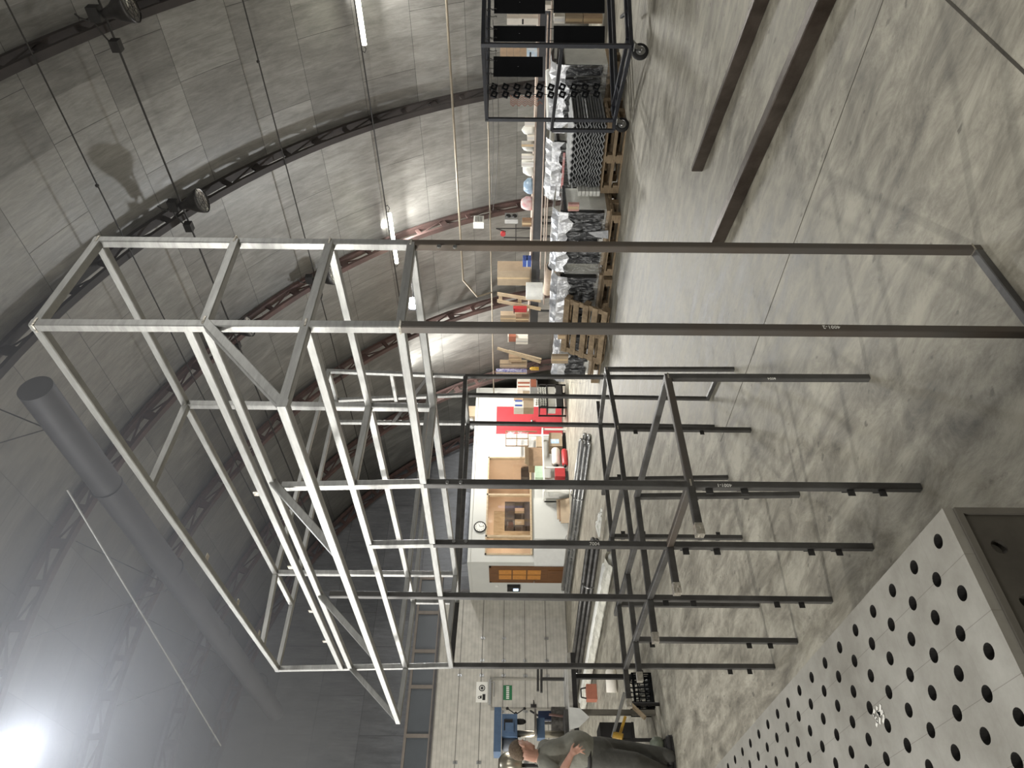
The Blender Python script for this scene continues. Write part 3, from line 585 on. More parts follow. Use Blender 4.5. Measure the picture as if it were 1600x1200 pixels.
# fixing tabs on the lower posts, in pairs
TABN = 0
def tabs(s, t, zs, sides):
    a, b = nd(s, t, 'o'), nd(s, t, 'zc')
    for z in zs:
        p = a + (b-a)*(z/b.z)
        for d in sides:
            mb = MB(); c = p + V((d[0], d[1], 0))*.029; mb.boxc(c, (.03 if d[0] else .004, .03 if d[1] else .004, .03)); mb.tube(c-V((.003 if not d[0] else 0, .003 if not d[1] else 0, 0)), c+V((.003 if not d[0] else 0, .003 if not d[1] else 0, 0)), .006, n=8); mb.build('fixing_tab', TAB, fr)
for s in ('p', 'q', 'r'): tabs(s, 'o', (.88, .735, .295, .165), ((-1, 0), (0, 1)))
for s in ('u', 'E'): tabs(s, 'o', (.86, .29, .165), ((-1, 0), (0, 1)))
for t in 'ab': tabs('E', t, (.87, .72, .3, .17), ((1, 0), (0, 1)))
tabs('E', 'c', (.85, .3), ((1, 0), (0, 1))); tabs('J', 'c', (.82, .35), ((-1, 0),)); tabs('r', 'ti', (.6, .3), ((0, 1),))
for k in (.33, .55, .72, .86):            # clips on the upper double rail and the top rail
    a, b_ = nd('o','o','z2')+up6, nd('E','o','z2')+up6; p = a+(b_-a)*k; mb = MB(); mb.boxc(p+V((0, 0, .028)), (.004, .03, .03)); mb.build('fixing_tab', WELD, fr)
    a, b_ = nd('o','o','z1'), nd('E','o','z1'); p = a+(b_-a)*(k-.02); mb = MB(); mb.boxc(p+V((.035, 0, -.005)), (.03, .03, .004)); mb.build('fixing_tab', WELD, fr)
# bright bolts on the posts under the lower ring
for s, t, pts in (('o', 'A', ((686, 386), (711, 387))), ('p', 'o', ((699, 754), (720, 754))), ('q', 'o', ((709, 846), (728, 846)))):
    for (px, py) in pts:
        p = PY(px, py, nd(s, t, 'z4').y-.017); mb = MB(); mb.lathe(p, [(0, .006), (.008, .006), (.008, 0)], (0, -1, 0), 8); mb.build('bolt', ZINC, fr)
# welds at the main joints
for k in (('o','o','z1'),('o','A','z1'),('o','o','z2'),('o','A','z2'),('o','o','z3'),('o','A','z3'),('o','o','z4'),('o','A','z4'),('p','ti','zc'),('J','d','zc'),('J','c','zc'),('n','A','z1'),('n','A','z3'),('I','A','z1'),('E','o','zc'),('r','o','zc'),('u','o','zc'),('p','o','zc')):
    p = nd(*k); mb = MB(); mb.boxc(p, (TW+.003, TW+.003, .007)); mb.build('weld_seam', WELD, fr)
p = nd('o','A','o'); mb = MB(); mb.boxc((p.x, p.y, .031), (TW+.004, TW+.004, .006)); mb.build('weld_seam', WELD, fr)
# chalk marks
def chalk(s, size, px, py, s_, t_, flip):
    pl = nd(s_, t_, 'o'); xd = V((0, 0, 1)) if flip else V((0, 0, -1)); yd = V((-1, 0, 0)) if flip else V((1, 0, 0))
    y = pl.y - TW/2 - .0005; p = PY(px, py, y); return text(s, size, p, xd, yd, CHALK, fr)
chalk('7004', .024, 921, 852, 'q', 'o', False); chalk('4001-1', .022, 1143, 756, 'p', 'o', True); chalk('4001-2', .02, 1312, 509, 'o', 'o', True)
chalk('6004', .02, 1212, 590, 'p', 'ti', True)
# ------------------------------------------------------------------ perforated welding table in the near corner
TZ = .92; tx1, ty0 = .67, 1.065; tx0, ty1 = -.56, 3.5
tb = thing('welding_table', 'perforated steel welding table with a grid of round holes filling the near corner', 'welding table', (tx1, ty0, 0))
b = MB(); HR = .0136; TH = .018; NS = 16
rows = int((tx1-.067-tx0)/.05)
def hole_tile(b, cx, cy, hx, hy, n=NS, r=HR, th=TH, z=TZ):
    o = []; 
    for k in range(n):
        a = 2*math.pi*(k+.5)/n; c, s = math.cos(a), math.sin(a); q = min(hx/abs(c) if c else 9e9, hy/abs(s) if s else 9e9); o.append((cx+c*q, cy+s*q))
    # push the four near-corner samples onto the corners
    for sx in (-1, 1):
        for sy in (-1, 1):
            j = min(range(n), key=lambda k: (o[k][0]-cx-sx*hx)**2+(o[k][1]-cy-sy*hy)**2); o[j] = (cx+sx*hx, cy+sy*hy)
    i_ = [(cx+r*math.cos(2*math.pi*(k+.5)/n), cy+r*math.sin(2*math.pi*(k+.5)/n)) for k in range(n)]
    vs = [(x, y, z) for x, y in o] + [(x, y, z) for x, y in i_] + [(x, y, z-th) for x, y in i_] + [(x, y, z-th) for x, y in o]
    fs = []
    for k in range(n):
        m = (k+1) % n; fs += [(k, m, n+m, n+k), (n+k, n+m, 2*n+m, 2*n+k), (2*n+k, 2*n+m, 3*n+m, 3*n+k)]
    b.add(vs, fs)
X_ = tx1-.014
def flat(b, x0, y0, x1, y1):
    if x1-x0 > 1e-4 and y1-y0 > 1e-4: b.add([(x0,y0,TZ),(x1,y0,TZ),(x1,y1,TZ),(x0,y1,TZ),(x0,y0,TZ-TH),(x1,y0,TZ-TH),(x1,y1,TZ-TH),(x0,y1,TZ-TH)], [(0,1,2,3),(7,6,5,4)])
yA, yB = ty0+.001, ty1
flat(b, X_, ty0, tx1, ty1)
r_ = 0
while X_-(r_+1)*.05 > tx0:
    x1 = X_-r_*.05; x0 = x1-.05; y = ty0 + (.05 if r_ % 2 == 0 else .1); s0 = y-.05
    flat(b, x0, ty0, x1, s0)
    while y+.05 < ty1: hole_tile(b, (x0+x1)/2, y, .025, .05); y += .1
    flat(b, x0, y-.05, x1, ty1); r_ += 1
tx0 = X_-r_*.05
b.add([(tx0,ty0,TZ),(tx1,ty0,TZ),(tx1,ty1,TZ),(tx0,ty1,TZ),(tx0,ty0,TZ-TH),(tx1,ty0,TZ-TH),(tx1,ty1,TZ-TH),(tx0,ty1,TZ-TH)], [(0,1,5,4),(1,2,6,5),(2,3,7,6),(3,0,4,7)])
top = b.build('perforated_top', TABLEM, tb); top.data.materials.append(mat('shaded_hole_steel', (34, 32, 30), .8, .2, var=.2))  # hole walls coloured dark to stand for the shade inside them
for pl in top.data.polygons:
    if abs(pl.normal.z) < .5 and len(pl.vertices) == 4 and pl.area < .0003: pl.material_index = 1
SK = mat('table_skirt_steel', (92, 88, 80), .5, .4, rgb2=(72, 68, 62), scale=5)
def skirt(name, plane, holes):
    """side plate with round holes: plane 'y' faces the camera, 'x' faces the frame"""
    b = MB(); z1 = TZ-TH; z0 = z1-.19; th = .016
    if plane == 'y':
        def P(u, w, d): return (u, ty0+.001+d, w)
        u0, u1 = tx0, tx1-.001
    else:
        def P(u, w, d): return (tx1-.001-d, u, w)
        u0, u1 = ty0+.02, ty1
    n = 20; u = u1; pitch = .05; k = 0
    while u-pitch > u0:
        a, c = u-pitch, u; hz = z1-.05 if k % 2 else z1-.1
        if k == 0:
            b.add([P(a,z0,0),P(c,z0,0),P(c,z1,0),P(a,z1,0),P(a,z0,th),P(c,z0,th),P(c,z1,th),P(a,z1,th)], [(0,1,2,3),(7,6,5,4),(0,1,5,4),(1,2,6,5)])
        else:
            hs = [hz, hz-.1] if k % 2 else [hz]; cells = []
            zc_ = z1
            for h in hs:
                t_, l_ = h+.025, h-.025
                if zc_-t_ > 1e-4: cells.append((t_, zc_, None))
                cells.append((l_, t_, h)); zc_ = l_
            cells.append((z0, zc_, None))
            for (l_, t_, h) in cells:
                if h is None: b.add([P(a,l_,0),P(c,l_,0),P(c,t_,0),P(a,t_,0),P(a,l_,th),P(c,l_,th),P(c,t_,th),P(a,t_,th)], [(0,1,2,3),(7,6,5,4)])
                else:
                    cu = (a+c)/2; o = []; ii = []
                    for q in range(n):
                        an = 2*math.pi*(q+.5)/n; cs, sn = math.cos(an), math.sin(an); r = min(.025/abs(cs), .025/abs(sn)); o.append((cu+cs*r, h+sn*r)); ii.append((cu+HR*cs, h+HR*sn))
                    for (sx, sz) in ((-1,-1),(-1,1),(1,-1),(1,1)):
                        j = min(range(n), key=lambda q: (o[q][0]-cu-sx*.025)**2+(o[q][1]-h-sz*.025)**2); o[j] = (cu+sx*.025, h+sz*.025)
                    vs = [P(x, z, 0) for x, z in o]+[P(x, z, 0) for x, z in ii]+[P(x, z, th) for x, z in ii]+[P(x, z, th) for x, z in o]; fs = []
                    for q in range(n): m = (q+1) % n; fs += [(q, m, n+m, n+q), (n+q, n+m, 2*n+m, 2*n+q), (2*n+q, 2*n+m, 3*n+m, 3*n+q)]
                    b.add(vs, fs)
        u -= pitch; k += 1
    b.build(name, SK, tb)
skirt('front_skirt', 'y', 1); skirt('side_skirt', 'x', 1)
b = MB(); b.box((tx1-.013, ty0-.005, TZ-TH-.19), (tx1-.001, ty0+.0005, TZ-TH-.0005)); b.box((tx0, ty0-.005, TZ-TH-.012), (tx1-.013, ty0+.0005, TZ-TH-.0005)); b.build('edge_frame', mat('edge_frame_steel', (112, 108, 100), .5, .4, var=.15), tb)
for x in (tx1-.12, tx0+.08):
    for y in (ty0+.12, ty1-.12): b = MB(); b.box((x-.04, y-.04, 0), (x+.04, y+.04, TZ-TH-.001)); b.build('leg', SK, tb)
for nm, lo, hi in (('back_skirt', (tx0, ty1-.017, TZ-TH-.19), (tx1-.02, ty1-.001, TZ-TH-.0005)), ('far_side_skirt', (tx0+.001, ty0+.02, TZ-TH-.19), (tx0+.017, ty1-.02, TZ-TH-.0005))): b = MB(); b.box(lo, hi); b.build(nm, SK, tb)
b = MB()
def stroke(pts, r=.0032):
    q = [PZ(1330+x/17.64, 1080+y/17.64, TZ+.0009) for x, y in pts]
    for p0, p1 in zip(q, q[1:]): d = (p1-p0).normalized(); n = V((-d.y, d.x, 0))*r; b.prism([p0+n-d*r*.5, p0-n-d*r*.5, p1-n+d*r*.5, p1+n+d*r*.5], (0, 0, .0003))
for s in ([(640,520),(620,630),(650,700),(710,760),(720,860),(695,950)], [(710,440),(715,560),(770,610),(800,580),(805,390)], [(785,560),(790,700),(790,880)], [(850,540),(880,620),(900,720),(880,850)], [(710,560),(760,640),(860,590)]): stroke(s)
b.build('paint_mark', CHALK, tb)
# ------------------------------------------------------------------ two long steel sections on the floor
def fbeam(px0, px1, w, h, label):
    a = PZ(*px0, 0); c = PZ(*px1, 0); d = (c-a).normalized(); n = V((-d.y, d.x, 0)); n = n if n.x > 0 else -n
    e = a - d*0; f_ = c + d*1.2; o = n*(w/2)
    t = thing('steel_box_beam', label, 'steel beam', (a+f_)/2*1)
    lift = .0
    b = MB(); b.bar(e+o+V((0, 0, lift+h/2)), f_+o+V((0, 0, lift+h/2)), w, h, ch=.006); b.build('tube', BEAMSTEEL, t)
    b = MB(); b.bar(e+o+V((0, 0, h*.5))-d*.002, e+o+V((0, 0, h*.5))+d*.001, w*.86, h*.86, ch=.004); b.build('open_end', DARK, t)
fbeam((1098, 268), (1203, 0), .05, .1, 'shorter rusty steel box beam lying on the concrete nearer the wheeled rack')
fbeam((1130, 384), (1308, 0), .08, .1, 'longer rusty steel box beam lying on the concrete nearer the welding table')
# ------------------------------------------------------------------ lamps, cables and duct under the roof
def cabl(name, x, z, y0, y1, r, m, label, cat, knots=()):
    b = MB(); n = 14; pts = [V((x, y0+(y1-y0)*i/n, z-.03*math.sin(math.pi*((y0+(y1-y0)*i/n) % 3.25)/3.25))) for i in range(n+1)]
    b.line(pts, r, 6)
    for k in knots: b.ball((x, k, z-.01), .03, 8, 6)
    return single(name, b, m, label, cat)
cabl('suspension_cable', 9.53, 8.26, -2, 19.8, .012, CABLE, 'topmost of the thin dark cables strung along under the arched lining', 'cable', (5.95,))
cabl('lamp_cable', 10.66, 7.69, -2, 19.8, .017, CABLE, 'dark cable carrying the grey bell lamps along the arched lining', 'cable')
cabl('side_cable', 12.6, 6.33, -2, 19.8, .013, CABLE, 'thin dark cable between the bell lamps and the lit tubes', 'cable', (5.3,))
cabl('tube_lamp_cable', 14.02, 4.74, -2, 19.8, .014, CABLE, 'dark cable from which the lit tube lamps hang', 'cable')
b = MB(); b.tube((15.05, -2, 3.08), (15.05, 12.3, 3.08), .028, n=8); b.tube((15.05, 12.3, 3.08), (15.05, 12.9, 2.7), .028, n=8); b.tube((15.05, 12.9, 2.7), (15.3, 12.95, 2.3), .024, n=8)
single('wall_pipe', b, PIPEM, 'long thin pale pipe running level along the lower arched wall', 'pipe')
b = MB(); b.tube((15.42, -2, 2.3), (15.42, 17.5, 2.3), .02, n=8); single('wall_conduit', b, PIPEM, 'grey conduit running along the wall just below the pale pipe', 'conduit')
for i, (yy, dz) in enumerate(((7.7, 0), (7.9, .12))):
    b = MB(); pts = [V((15.2-.02*k, 5.5+i*.3+k*.5, 2.05+.1*((k-4)/4)**2+dz)) for k in range(10)]; b.line(pts, .007, 5)
    single('loose_wire', b, CABLE, ('upper' if i else 'lower')+' thin wire sagging along the wall under the grey conduit', 'wire')
def tube_lamp(y0, y1, label):
    x, z = 13.92, 4.64
    t = thing('tube_lamp', label, 'tube lamp', (x, (y0+y1)/2, z-.05), 'lit tube lamps on the side cable')
    b = MB(); b.bar((x+.03, y0, z+.02), (x+.03, y1, z+.02), .06, .05); b.build('housing', PVC, t)
    b = MB(); b.tube((x-.015, y0+.02, z-.015), (x-.015, y1-.02, z-.015), .042, n=12); b.build('lit_tube', TUBELED, t, True)
    for y in (y0, y1):
        b = MB(); s = -1 if y == y0 else 1; b.line([(x+.03, y, z+.03), (x+.05, y+s*.08, z-.02), (x+.06, y+s*.16, z+.02), (x+.07, y+s*.12, z+.08)], .008); b.build('hook_wire', CABLE, t)
tube_lamp(4.0, 5.53, 'lit tube lamp at the top edge of the photo above the wheeled rack'); tube_lamp(9.35, 10.85, 'lit tube lamp partly behind the frame post above the brown carton')
def bell(p, label, tilt=.0):
    t = thing('bell_lamp', label, 'bell lamp', p, 'grey bell lamps under the arch', 0)
    b = MB(); ax = V((.1, -.25, -1)).normalized(); b.lathe((0, 0, 0), [(.0, -.02), (.06, -.02), (.075, .06), (.1, .14), (.17, .25), (.215, .36), (.225, .42), (.218, .42), (.2, .35), (.1, .2)], ax, 28); b.build('reflector', REFL, t, True, True)
    b = MB(); b.lathe((0, 0, 0), [(.0, .37), (.2, .385), (.214, .4)], ax, 28); b.build('lens', REFLIN, t, True, True)
    b = MB()
    for k in range(3): b.ring(ax*(.425), .07+.07*k, .004, ax, 24, 5)
    for k in range(4):
        a = ax.orthogonal().normalized(); q = Matrix.Rotation(k*math.pi/4, 3, ax) @ a; b.bar(ax*.43-q*.215, ax*.43+q*.215, .007, .007, ch=.001)
    b.build('wire_guard', DARK, t, False, True)
    b = MB(); b.boxc((.02, .0, .14), (.13, .2, .16)); b.build('gear_box', DARK, t, False, True)
    b = MB(); b.line([(0, 0, .2), (.02, .1, .28), (-.02, .05, .36), (0, 0, .42)], .014); b.build('hook', CABLE, t, False, True)
    b = MB(); b.boxc((-.02, .42, -.0), (.13, .16, .13)); b.line([(0, .05, .2), (.0, .24, .16), (-.02, .4, .06)], .012); b.build('ballast', DARK, t, False, True)
bell(PY(163, 22, 3.72), 'bell lamp nearest the top edge of the photo on the first truss'); bell(PY(283, 322, 6.98), 'bell lamp on the second truss above the near end of the frame')
bell(PY(362, 517, 10.2), 'bell lamp seen through the frame beside the sloping rafter'); bell(PY(493, 437, 10.2), 'bell lamp lower on the third truss behind the frame post')
# round duct under the ridge
t = thing('round_duct', 'long grey round duct with a closed end hung under the roof ridge', 'duct', (4.98, 11, 7.0))
b = MB(); b.tube((5.06, 5.72, 7.0), (4.9, 16.6, 7.0), .185, n=32, caps=False); b.build('duct_tube', DUCTM, t, True)
for y, x in ((5.72, 5.06), (16.6, 4.9)): b = MB(); b.lathe((x, y, 7.0), [(0, 0), (.183, 0)], (0, -1, 0), 32); b.build('end_cap', mat('duct_cap', (92, 92, 94), .6, .2, var=.1), t)
for y in (7.6, 9.9, 12.4, 15.0): b = MB(); b.box((4.85, y, 6.86), (4.9, y+.5, 6.9)) if False else b.ring((5.02, y, 7.0), .19, .012, (0, 1, 0), 32, 6); b.build('duct_band', DUCTM, t)
for y in (6.4, 10.55, 13.8): 
    b = MB(); b.line([(5.02, y, 7.18), (4.2, y+.1, 9.2)], .008); b.line([(5.02, y, 7.18), (5.9, y+.1, 9.2)], .008); b.build('hanger_wire', CABLE, t)
b = MB(); pts = [PZ(105+ (345-105)*k/12, 765+(1165-765)*k/12 , 6.6-.12*math.sin(math.pi*k/12)) for k in range(13)]; b.line(pts, .012); single('roof_cable', b, GREYP, 'pale cable sagging in the haze left of the round duct', 'cable')
# floodlight and the distant bright lamp
fp = V((1.9, 8.0, 7.0))
t = thing('floodlight', 'glaring white floodlight in the haze high in the corner of the photo', 'floodlight', fp)
b = MB(); b.lathe(fp, [(0, .0), (.17, .0)], (.25, -.55, -.75), 28); b.build('lit_lens', FLOODLIT, t)
b = MB(); b.lathe(fp, [(.175, -.01), (.185, .02), (.185, -.05), (.12, -.16), (0, -.18)], (.25, -.55, -.75), 28); b.build('housing', REFL, t, True)
b = MB(); b.line([fp+V((-.03, .08, .1)), fp+V((-.02, .1, .6)), (1.9, 8.0, 8.76)], .014); b.build('suspension_rod', CABLE, t)
lp = PD(645, 474, 14.9)
t = thing('led_floodlight', 'small intensely bright floodlight on the far wall seen between two frame crossbars', 'floodlight', lp)
b = MB(); b.lathe(lp, [(0, 0), (.13, 0), (.13, .02), (0, .02)], -FWD0+V((0, 0, -.2)), 24); b.build('lit_lens', LAMPLIT, t)
b = MB(); b.boxc(lp+FWD0*.12, (.2, .2, .26)); b.line([lp+FWD0*.2, (14.0, 10.5, 4.3)], .02); b.build('bracket', DARK, t)
# ------------------------------------------------------------------ storage along the curved wall
def sbox(name, px0, py0, px1, py1, X, dep, m, label, cat='box', group=None, zb=None, seam=True):
    """Box whose open face stands on the plane x = X; its size comes from what the photo shows of it."""
    pm, ym = (px0+px1)/2, (py0+py1)/2
    y1 = PX(pm, py1, X).y; y0 = PX(pm, py0, X).y; d = dep
    for k in range(12):
        yb = PX(pm, py0, X+d).y
        if yb < y1-(y1-y0)*.55: y0 = yb; break
        d *= .8
    zt, zl = PX(px0, ym, X).z, PX(px1, ym, X).z
    if zb is not None: zl = zb
    t = thing(name, label, cat, (X+d/2, (y0+y1)/2, zl), group)
    b = MB(); b.box((X, y0, zl), (X+d, y1, zt)); b.build('body', m, t)
    if seam:
        b = MB(); q = .002; b.box((X-q, (y0+y1)/2-.025, zl+.01), (X, (y0+y1)/2+.025, zt)); b.box((X, (y0+y1)/2-.025, zt), (X+d, (y0+y1)/2+.025, zt+q)); b.build('tape', mat('parcel_tape', (196, 172, 136), .35, 0, var=.1) if m not in (WHITEB, PVC) else mat('white_tape', (206, 202, 196), .35), t)
    return t, (X, y0, zl), (X+d, y1, zt)
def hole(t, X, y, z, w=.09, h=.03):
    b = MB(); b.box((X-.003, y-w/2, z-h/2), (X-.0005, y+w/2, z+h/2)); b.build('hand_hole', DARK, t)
# long shelf against the wall
SX, SZ = 13.2, 1.27
def shelf_unit(y0, y1, label):
    t = thing('storage_shelf', label, 'shelf', (SX+.45, (y0+y1)/2, 0), 'storage shelves along the curved wall')
    b = MB(); b.box((SX, y0, SZ-.035), (SX+.9, y1, SZ)); b.build('shelf_board', LATH, t)
    b = MB(); b.box((SX+.02, y0+.02, SZ-.24), (SX+.05, y1-.02, SZ-.036)); b.build('fascia_panel', SHELFD, t)
    for y in (y0+.04, y1-.08):
        for x in (SX+.06, SX+.84): b = MB(); b.box((x, y, 0), (x+.045, y+.045, SZ-.036)); b.build('upright', SHELFD, t)
shelf_unit(2.2, 5.9, 'dark shelf bay along the curved wall behind the wheeled rack'); shelf_unit(5.95, 9.6, 'dark shelf bay along the curved wall carrying white cartons and bags'); shelf_unit(9.65, 12.6, 'dark shelf bay along the curved wall carrying the big brown carton')
def shelfset(rows):
    for r in rows: sbox(*r, zb=SZ+.001)
G1 = 'white cartons stacked behind the wheeled rack'
t, lo, hi = sbox('carton', 810, 22, 843, 39, SX, .5, WHITEB, 'lower white carton with a hand hole stacked behind the hanging plates', group=G1, zb=SZ+.001, seam=False); hole(t, SX, (lo[1]+hi[1])/2, hi[2]-.08); Zt = hi[2]
t, lo, hi = sbox('carton', 792, 22, 810, 39, SX, .5, WHITEB, 'upper white carton stacked behind the hanging plates', group=G1, zb=Zt+.001, seam=False)
t, lo, hi = sbox('carton', 823, 71, 843, 91, SX, .5, SKYB, 'light blue and white carton under the orange cartons behind the rack', zb=SZ+.001, seam=False); hole(t, SX, (lo[1]+hi[1])/2, hi[2]-.07); z = hi[2]
for i, w in enumerate(('bottom', 'second', 'third', 'topmost')):
    h = (PX(823-10.5*(i+1), 79, SX).z-PX(823-10.5*i, 79, SX).z)
    b = MB(); b.box((SX, lo[1]+.01, z+.002), (SX+.42, hi[1]-.01, z+h-.004)); o = single('carton', b, CARTON2, w+' orange brown carton of the stack on the light blue carton', 'box', 'orange brown cartons behind the rack'); z += h
sbox('carton', 852, 1, 866, 17, SX-.4, .4, WHITEB, 'white carton with a pink edge under the shelf at the top edge of the photo', seam=False)
z = 0.02
for (a, b_, m_, lab) in ((912, 942, CARTON2, 'open brown carton with a grey insert low behind the rack'), (884, 911, CARTON, 'brown carton in the middle of the pile low behind the rack'), (866, 883, WHITEB, 'white carton on top of the pile low behind the rack')):
    sbox('carton', a, 18, b_, 37, SX-.5, .45, m_, lab, group='cartons piled low behind the rack')
# shelf goods
rows = [('carton', 820, 183, 833, 198, SX, .4, WHITEB, 'white open carton on the shelf nearest the rack post', 'box', 'white goods on the long shelf'),
 ('carton', 824, 206, 833, 220, SX, .4, WHITEB, 'small white carton on the shelf beside the pointed white bag', 'box', 'white goods on the long shelf'),
 ('carton', 815, 220, 833, 230, SX, .45, mat('grey_carton', (176, 172, 164), .8, 0, var=.1), 'grey carton on the shelf between two white bags', 'box', 'white goods on the long shelf'),
 ('carton', 815, 240, 833, 248, SX, .45, WHITEB, 'narrow white carton on the shelf just after the peaked bag', 'box', 'white goods on the long shelf'),
 ('carton', 815, 249, 833, 261, SX, .45, PVC, 'wide pale carton on the shelf in the middle of the white goods', 'box', 'white goods on the long shelf'),
 ('carton', 816, 340, 832, 354, SX, .4, CARTOND, 'dark brown wooden box on the shelf beside the second truss foot', 'box'),
 ]
shelfset(rows)
def bag(px0, py0, px1, py1, m, label, peak=True, X=SX+.05, zb=SZ):
    pm, ym = (px0+px1)/2, (py0+py1)/2; y0, y1 = PX(pm, py0, X).y, PX(pm, py1, X).y; zt = PX(px0, ym, X).z; w = y1-y0; h = zt-zb
    b = MB(); prof = [(1, 0), (1.05, .25), (1., .55), (.75, .8), (.3 if peak else .6, .95), (.06 if peak else .3, 1.0)]
    n = 14; rnd = random.Random(px0*7+py0); vs = []; fs = []
    for (r, k) in prof:
        for i in range(n): a = 2*math.pi*i/n; q = r*(1+.12*(rnd.random()-.5)); vs.append((X+.17+.17*q*math.cos(a), (y0+y1)/2+w/2*q*math.sin(a), zb+.001+h*k))
    for j in range(len(prof)-1): fs += [(j*n+i, j*n+(i+1)%n, (j+1)*n+(i+1)%n, (j+1)*n+i) for i in range(n)]
    fs += [tuple(range(n-1, -1, -1)), tuple(range((len(prof)-1)*n, len(prof)*n))]; b.add(vs, fs); return single('plastic_bag', b, m, label, 'bag', smooth=True)
bag(815, 204, 824, 214, WHITEP, 'pointed white plastic bag nearest the rack on the long shelf', zb=SZ); bag(815, 230, 833, 240, WHITEP, 'peaked white plastic bag beside the grey carton on the long shelf')
bag(817, 262, 833, 279, WHITEP, 'large white plastic bag at the end of the white goods on the shelf', False); bag(818, 287, 834, 308, mat('blue_film', (150, 172, 192), .3, 0, var=.2, scale=6), 'bluish plastic bag on the shelf before the red bag', False)
bag(814, 316, 832, 333, mat('red_white_bag', (188, 120, 122), .6, 0, rgb2=(214, 200, 196), scale=7), 'reddish white plastic bag on the shelf by the second truss foot', False)
rows = [('carton', 777, 408, 829, 446, SX-.1, .6, CARTON, 'largest brown carton standing high on the shelf behind the frame post', 'box'),
 ('carton', 782, 486, 803, 503, SX, .4, CARTON, 'brown carton on the shelf below the red tool case', 'box'),
 ('carton', 806, 490, 840, 503, SX-.25, .4, CARTOND, 'darker brown carton on the shelf partly behind the frame post', 'box'),
 ('carton', 806, 522, 828, 538, SX, .4, WHITEB, 'white carton on the shelf between the two near frame posts and the booth', 'box'),
 ('carton', 781, 562, 797, 575, SX+.1, .35, CARTON, 'small brown carton with a white label near the office booth', 'box'),
 ('carton', 795, 552, 815, 566, SX+.05, .35, CARTON2, 'tilted pale brown carton near the office booth', 'box'),
 ('carton', 775, 576, 800, 586, SX-.05, .35, PURP, 'violet and white carton beside the far frame posts', 'box')]
for r in rows: sbox(*r, zb=SZ+.001 if r[1] < 790 or r[2] in (490, 522) else None)
b = MB(); b.box((SX-.12, PX(850, 402, SX).y, SZ+.005), (SX-.1, PX(850, 446, SX).y, SZ+.01)) if False else None
t, lo, hi = sbox('bottle_pack', 817, 399, 830, 417, SX-.3, .3, BLUEB, 'blue shrink wrapped pack beside the largest brown carton', 'pack', seam=False)
b = MB(); b.box((lo[0]-.002, lo[1], (lo[2]+hi[2])/2-.01), (hi[0], hi[1]+.002, (lo[2]+hi[2])/2+.01)); b.build('wrap_band', SKYB, t)
y0, y1 = PX(835, 444, SX-.5).y, PX(835, 465, SX-.5).y; zt, zl = PX(822, 454, SX-.5).z, PX(848, 454, SX-.5).z
b = MB(); b.lathe((SX-.5, (y0+y1)/2, zl), [(0, 0), ((y1-y0)/2, 0), ((y1-y0)/2, zt-zl), (.05, zt-zl), (0, zt-zl)], n=24); single('paper_roll', b, WHITEP, 'thick white roll standing on end under the largest brown carton', 'roll')
# planks and upright pallet leaning behind
def lean(pa, pb, Xa, Xb, w, th, m, label, name='plank', cat='plank'):
    b = MB(); b.bar(PX(*pa, Xa), PX(*pb, Xb), w, th, up=(1, 0, 0)); return single(name, b, m, label, cat)
t = thing('wooden_pallet', 'pale pallet standing on edge on the shelf between the white roll and the red case', 'pallet', (SX+.1, 11.6, SZ))
for nm, (pa, pb) in (('deck_board', ((777, 459), (845, 470))), ('deck_board', ((777, 470), (845, 483)))):
    b = MB(); b.bar(PX(*pa, SX+.1), PX(*pb, SX-.1), .1, .03, up=(1, 0, 0)); b.build(nm, PALEWOOD, t)
for k in (782, 812, 838): b = MB(); q = 459+(k-777)*.17; b.bar(PX(k, q, SX+.16), PX(k, q+12, SX+.16), .09, .1, up=(1, 0, 0)); b.build('block', PALEWOOD, t)
lean((777, 544), (845, 566), SX+.1, SX-.2, .09, .03, PALEWOOD, 'longer pale plank leaning over the shelf toward the far frame posts'); lean((795, 548), (846, 561), SX-.3, SX-.55, .05, .03, PALEWOOD, 'shorter pale plank leaning beside the longer one over the shelf')
t, lo, hi = sbox('tool_case', 802, 478, 823, 488, SX-.2, .2, REDP, 'red tool case on the shelf behind the near frame post', 'tool case', seam=False)
b = MB(); b.line([(lo[0]-.01, lo[1]+.1, hi[2]-.02), (lo[0]-.05, lo[1]+.12, hi[2]-.02), (lo[0]-.05, hi[1]-.12, hi[2]-.02), (lo[0]-.01, hi[1]-.1, hi[2]-.02)], .01); b.build('carry_handle', DARK, t)
t, lo, hi = sbox('orange_tub', 795, 521, 806, 534, SX, .3, ORANGE, 'orange tub among the cartons just beyond the near frame post', 'tub', seam=False)
b = MB(); b.box((lo[0]-.01, lo[1]-.01, hi[2]), (hi[0]+.01, hi[1]+.01, hi[2]+.03)); b.build('lid', WHITEB, t)
b = MB(); p = PX(836, 578, SX-.3); b.lathe((p.x+.05, p.y, PX(842, 578, SX-.3).z), [(0, 0), (.05, 0), (.05, .2), (.02, .25), (0, .25)], n=16); single('spray_can', b, YELLOW, 'yellow canister beside the far frame posts', 'canister', smooth=True)
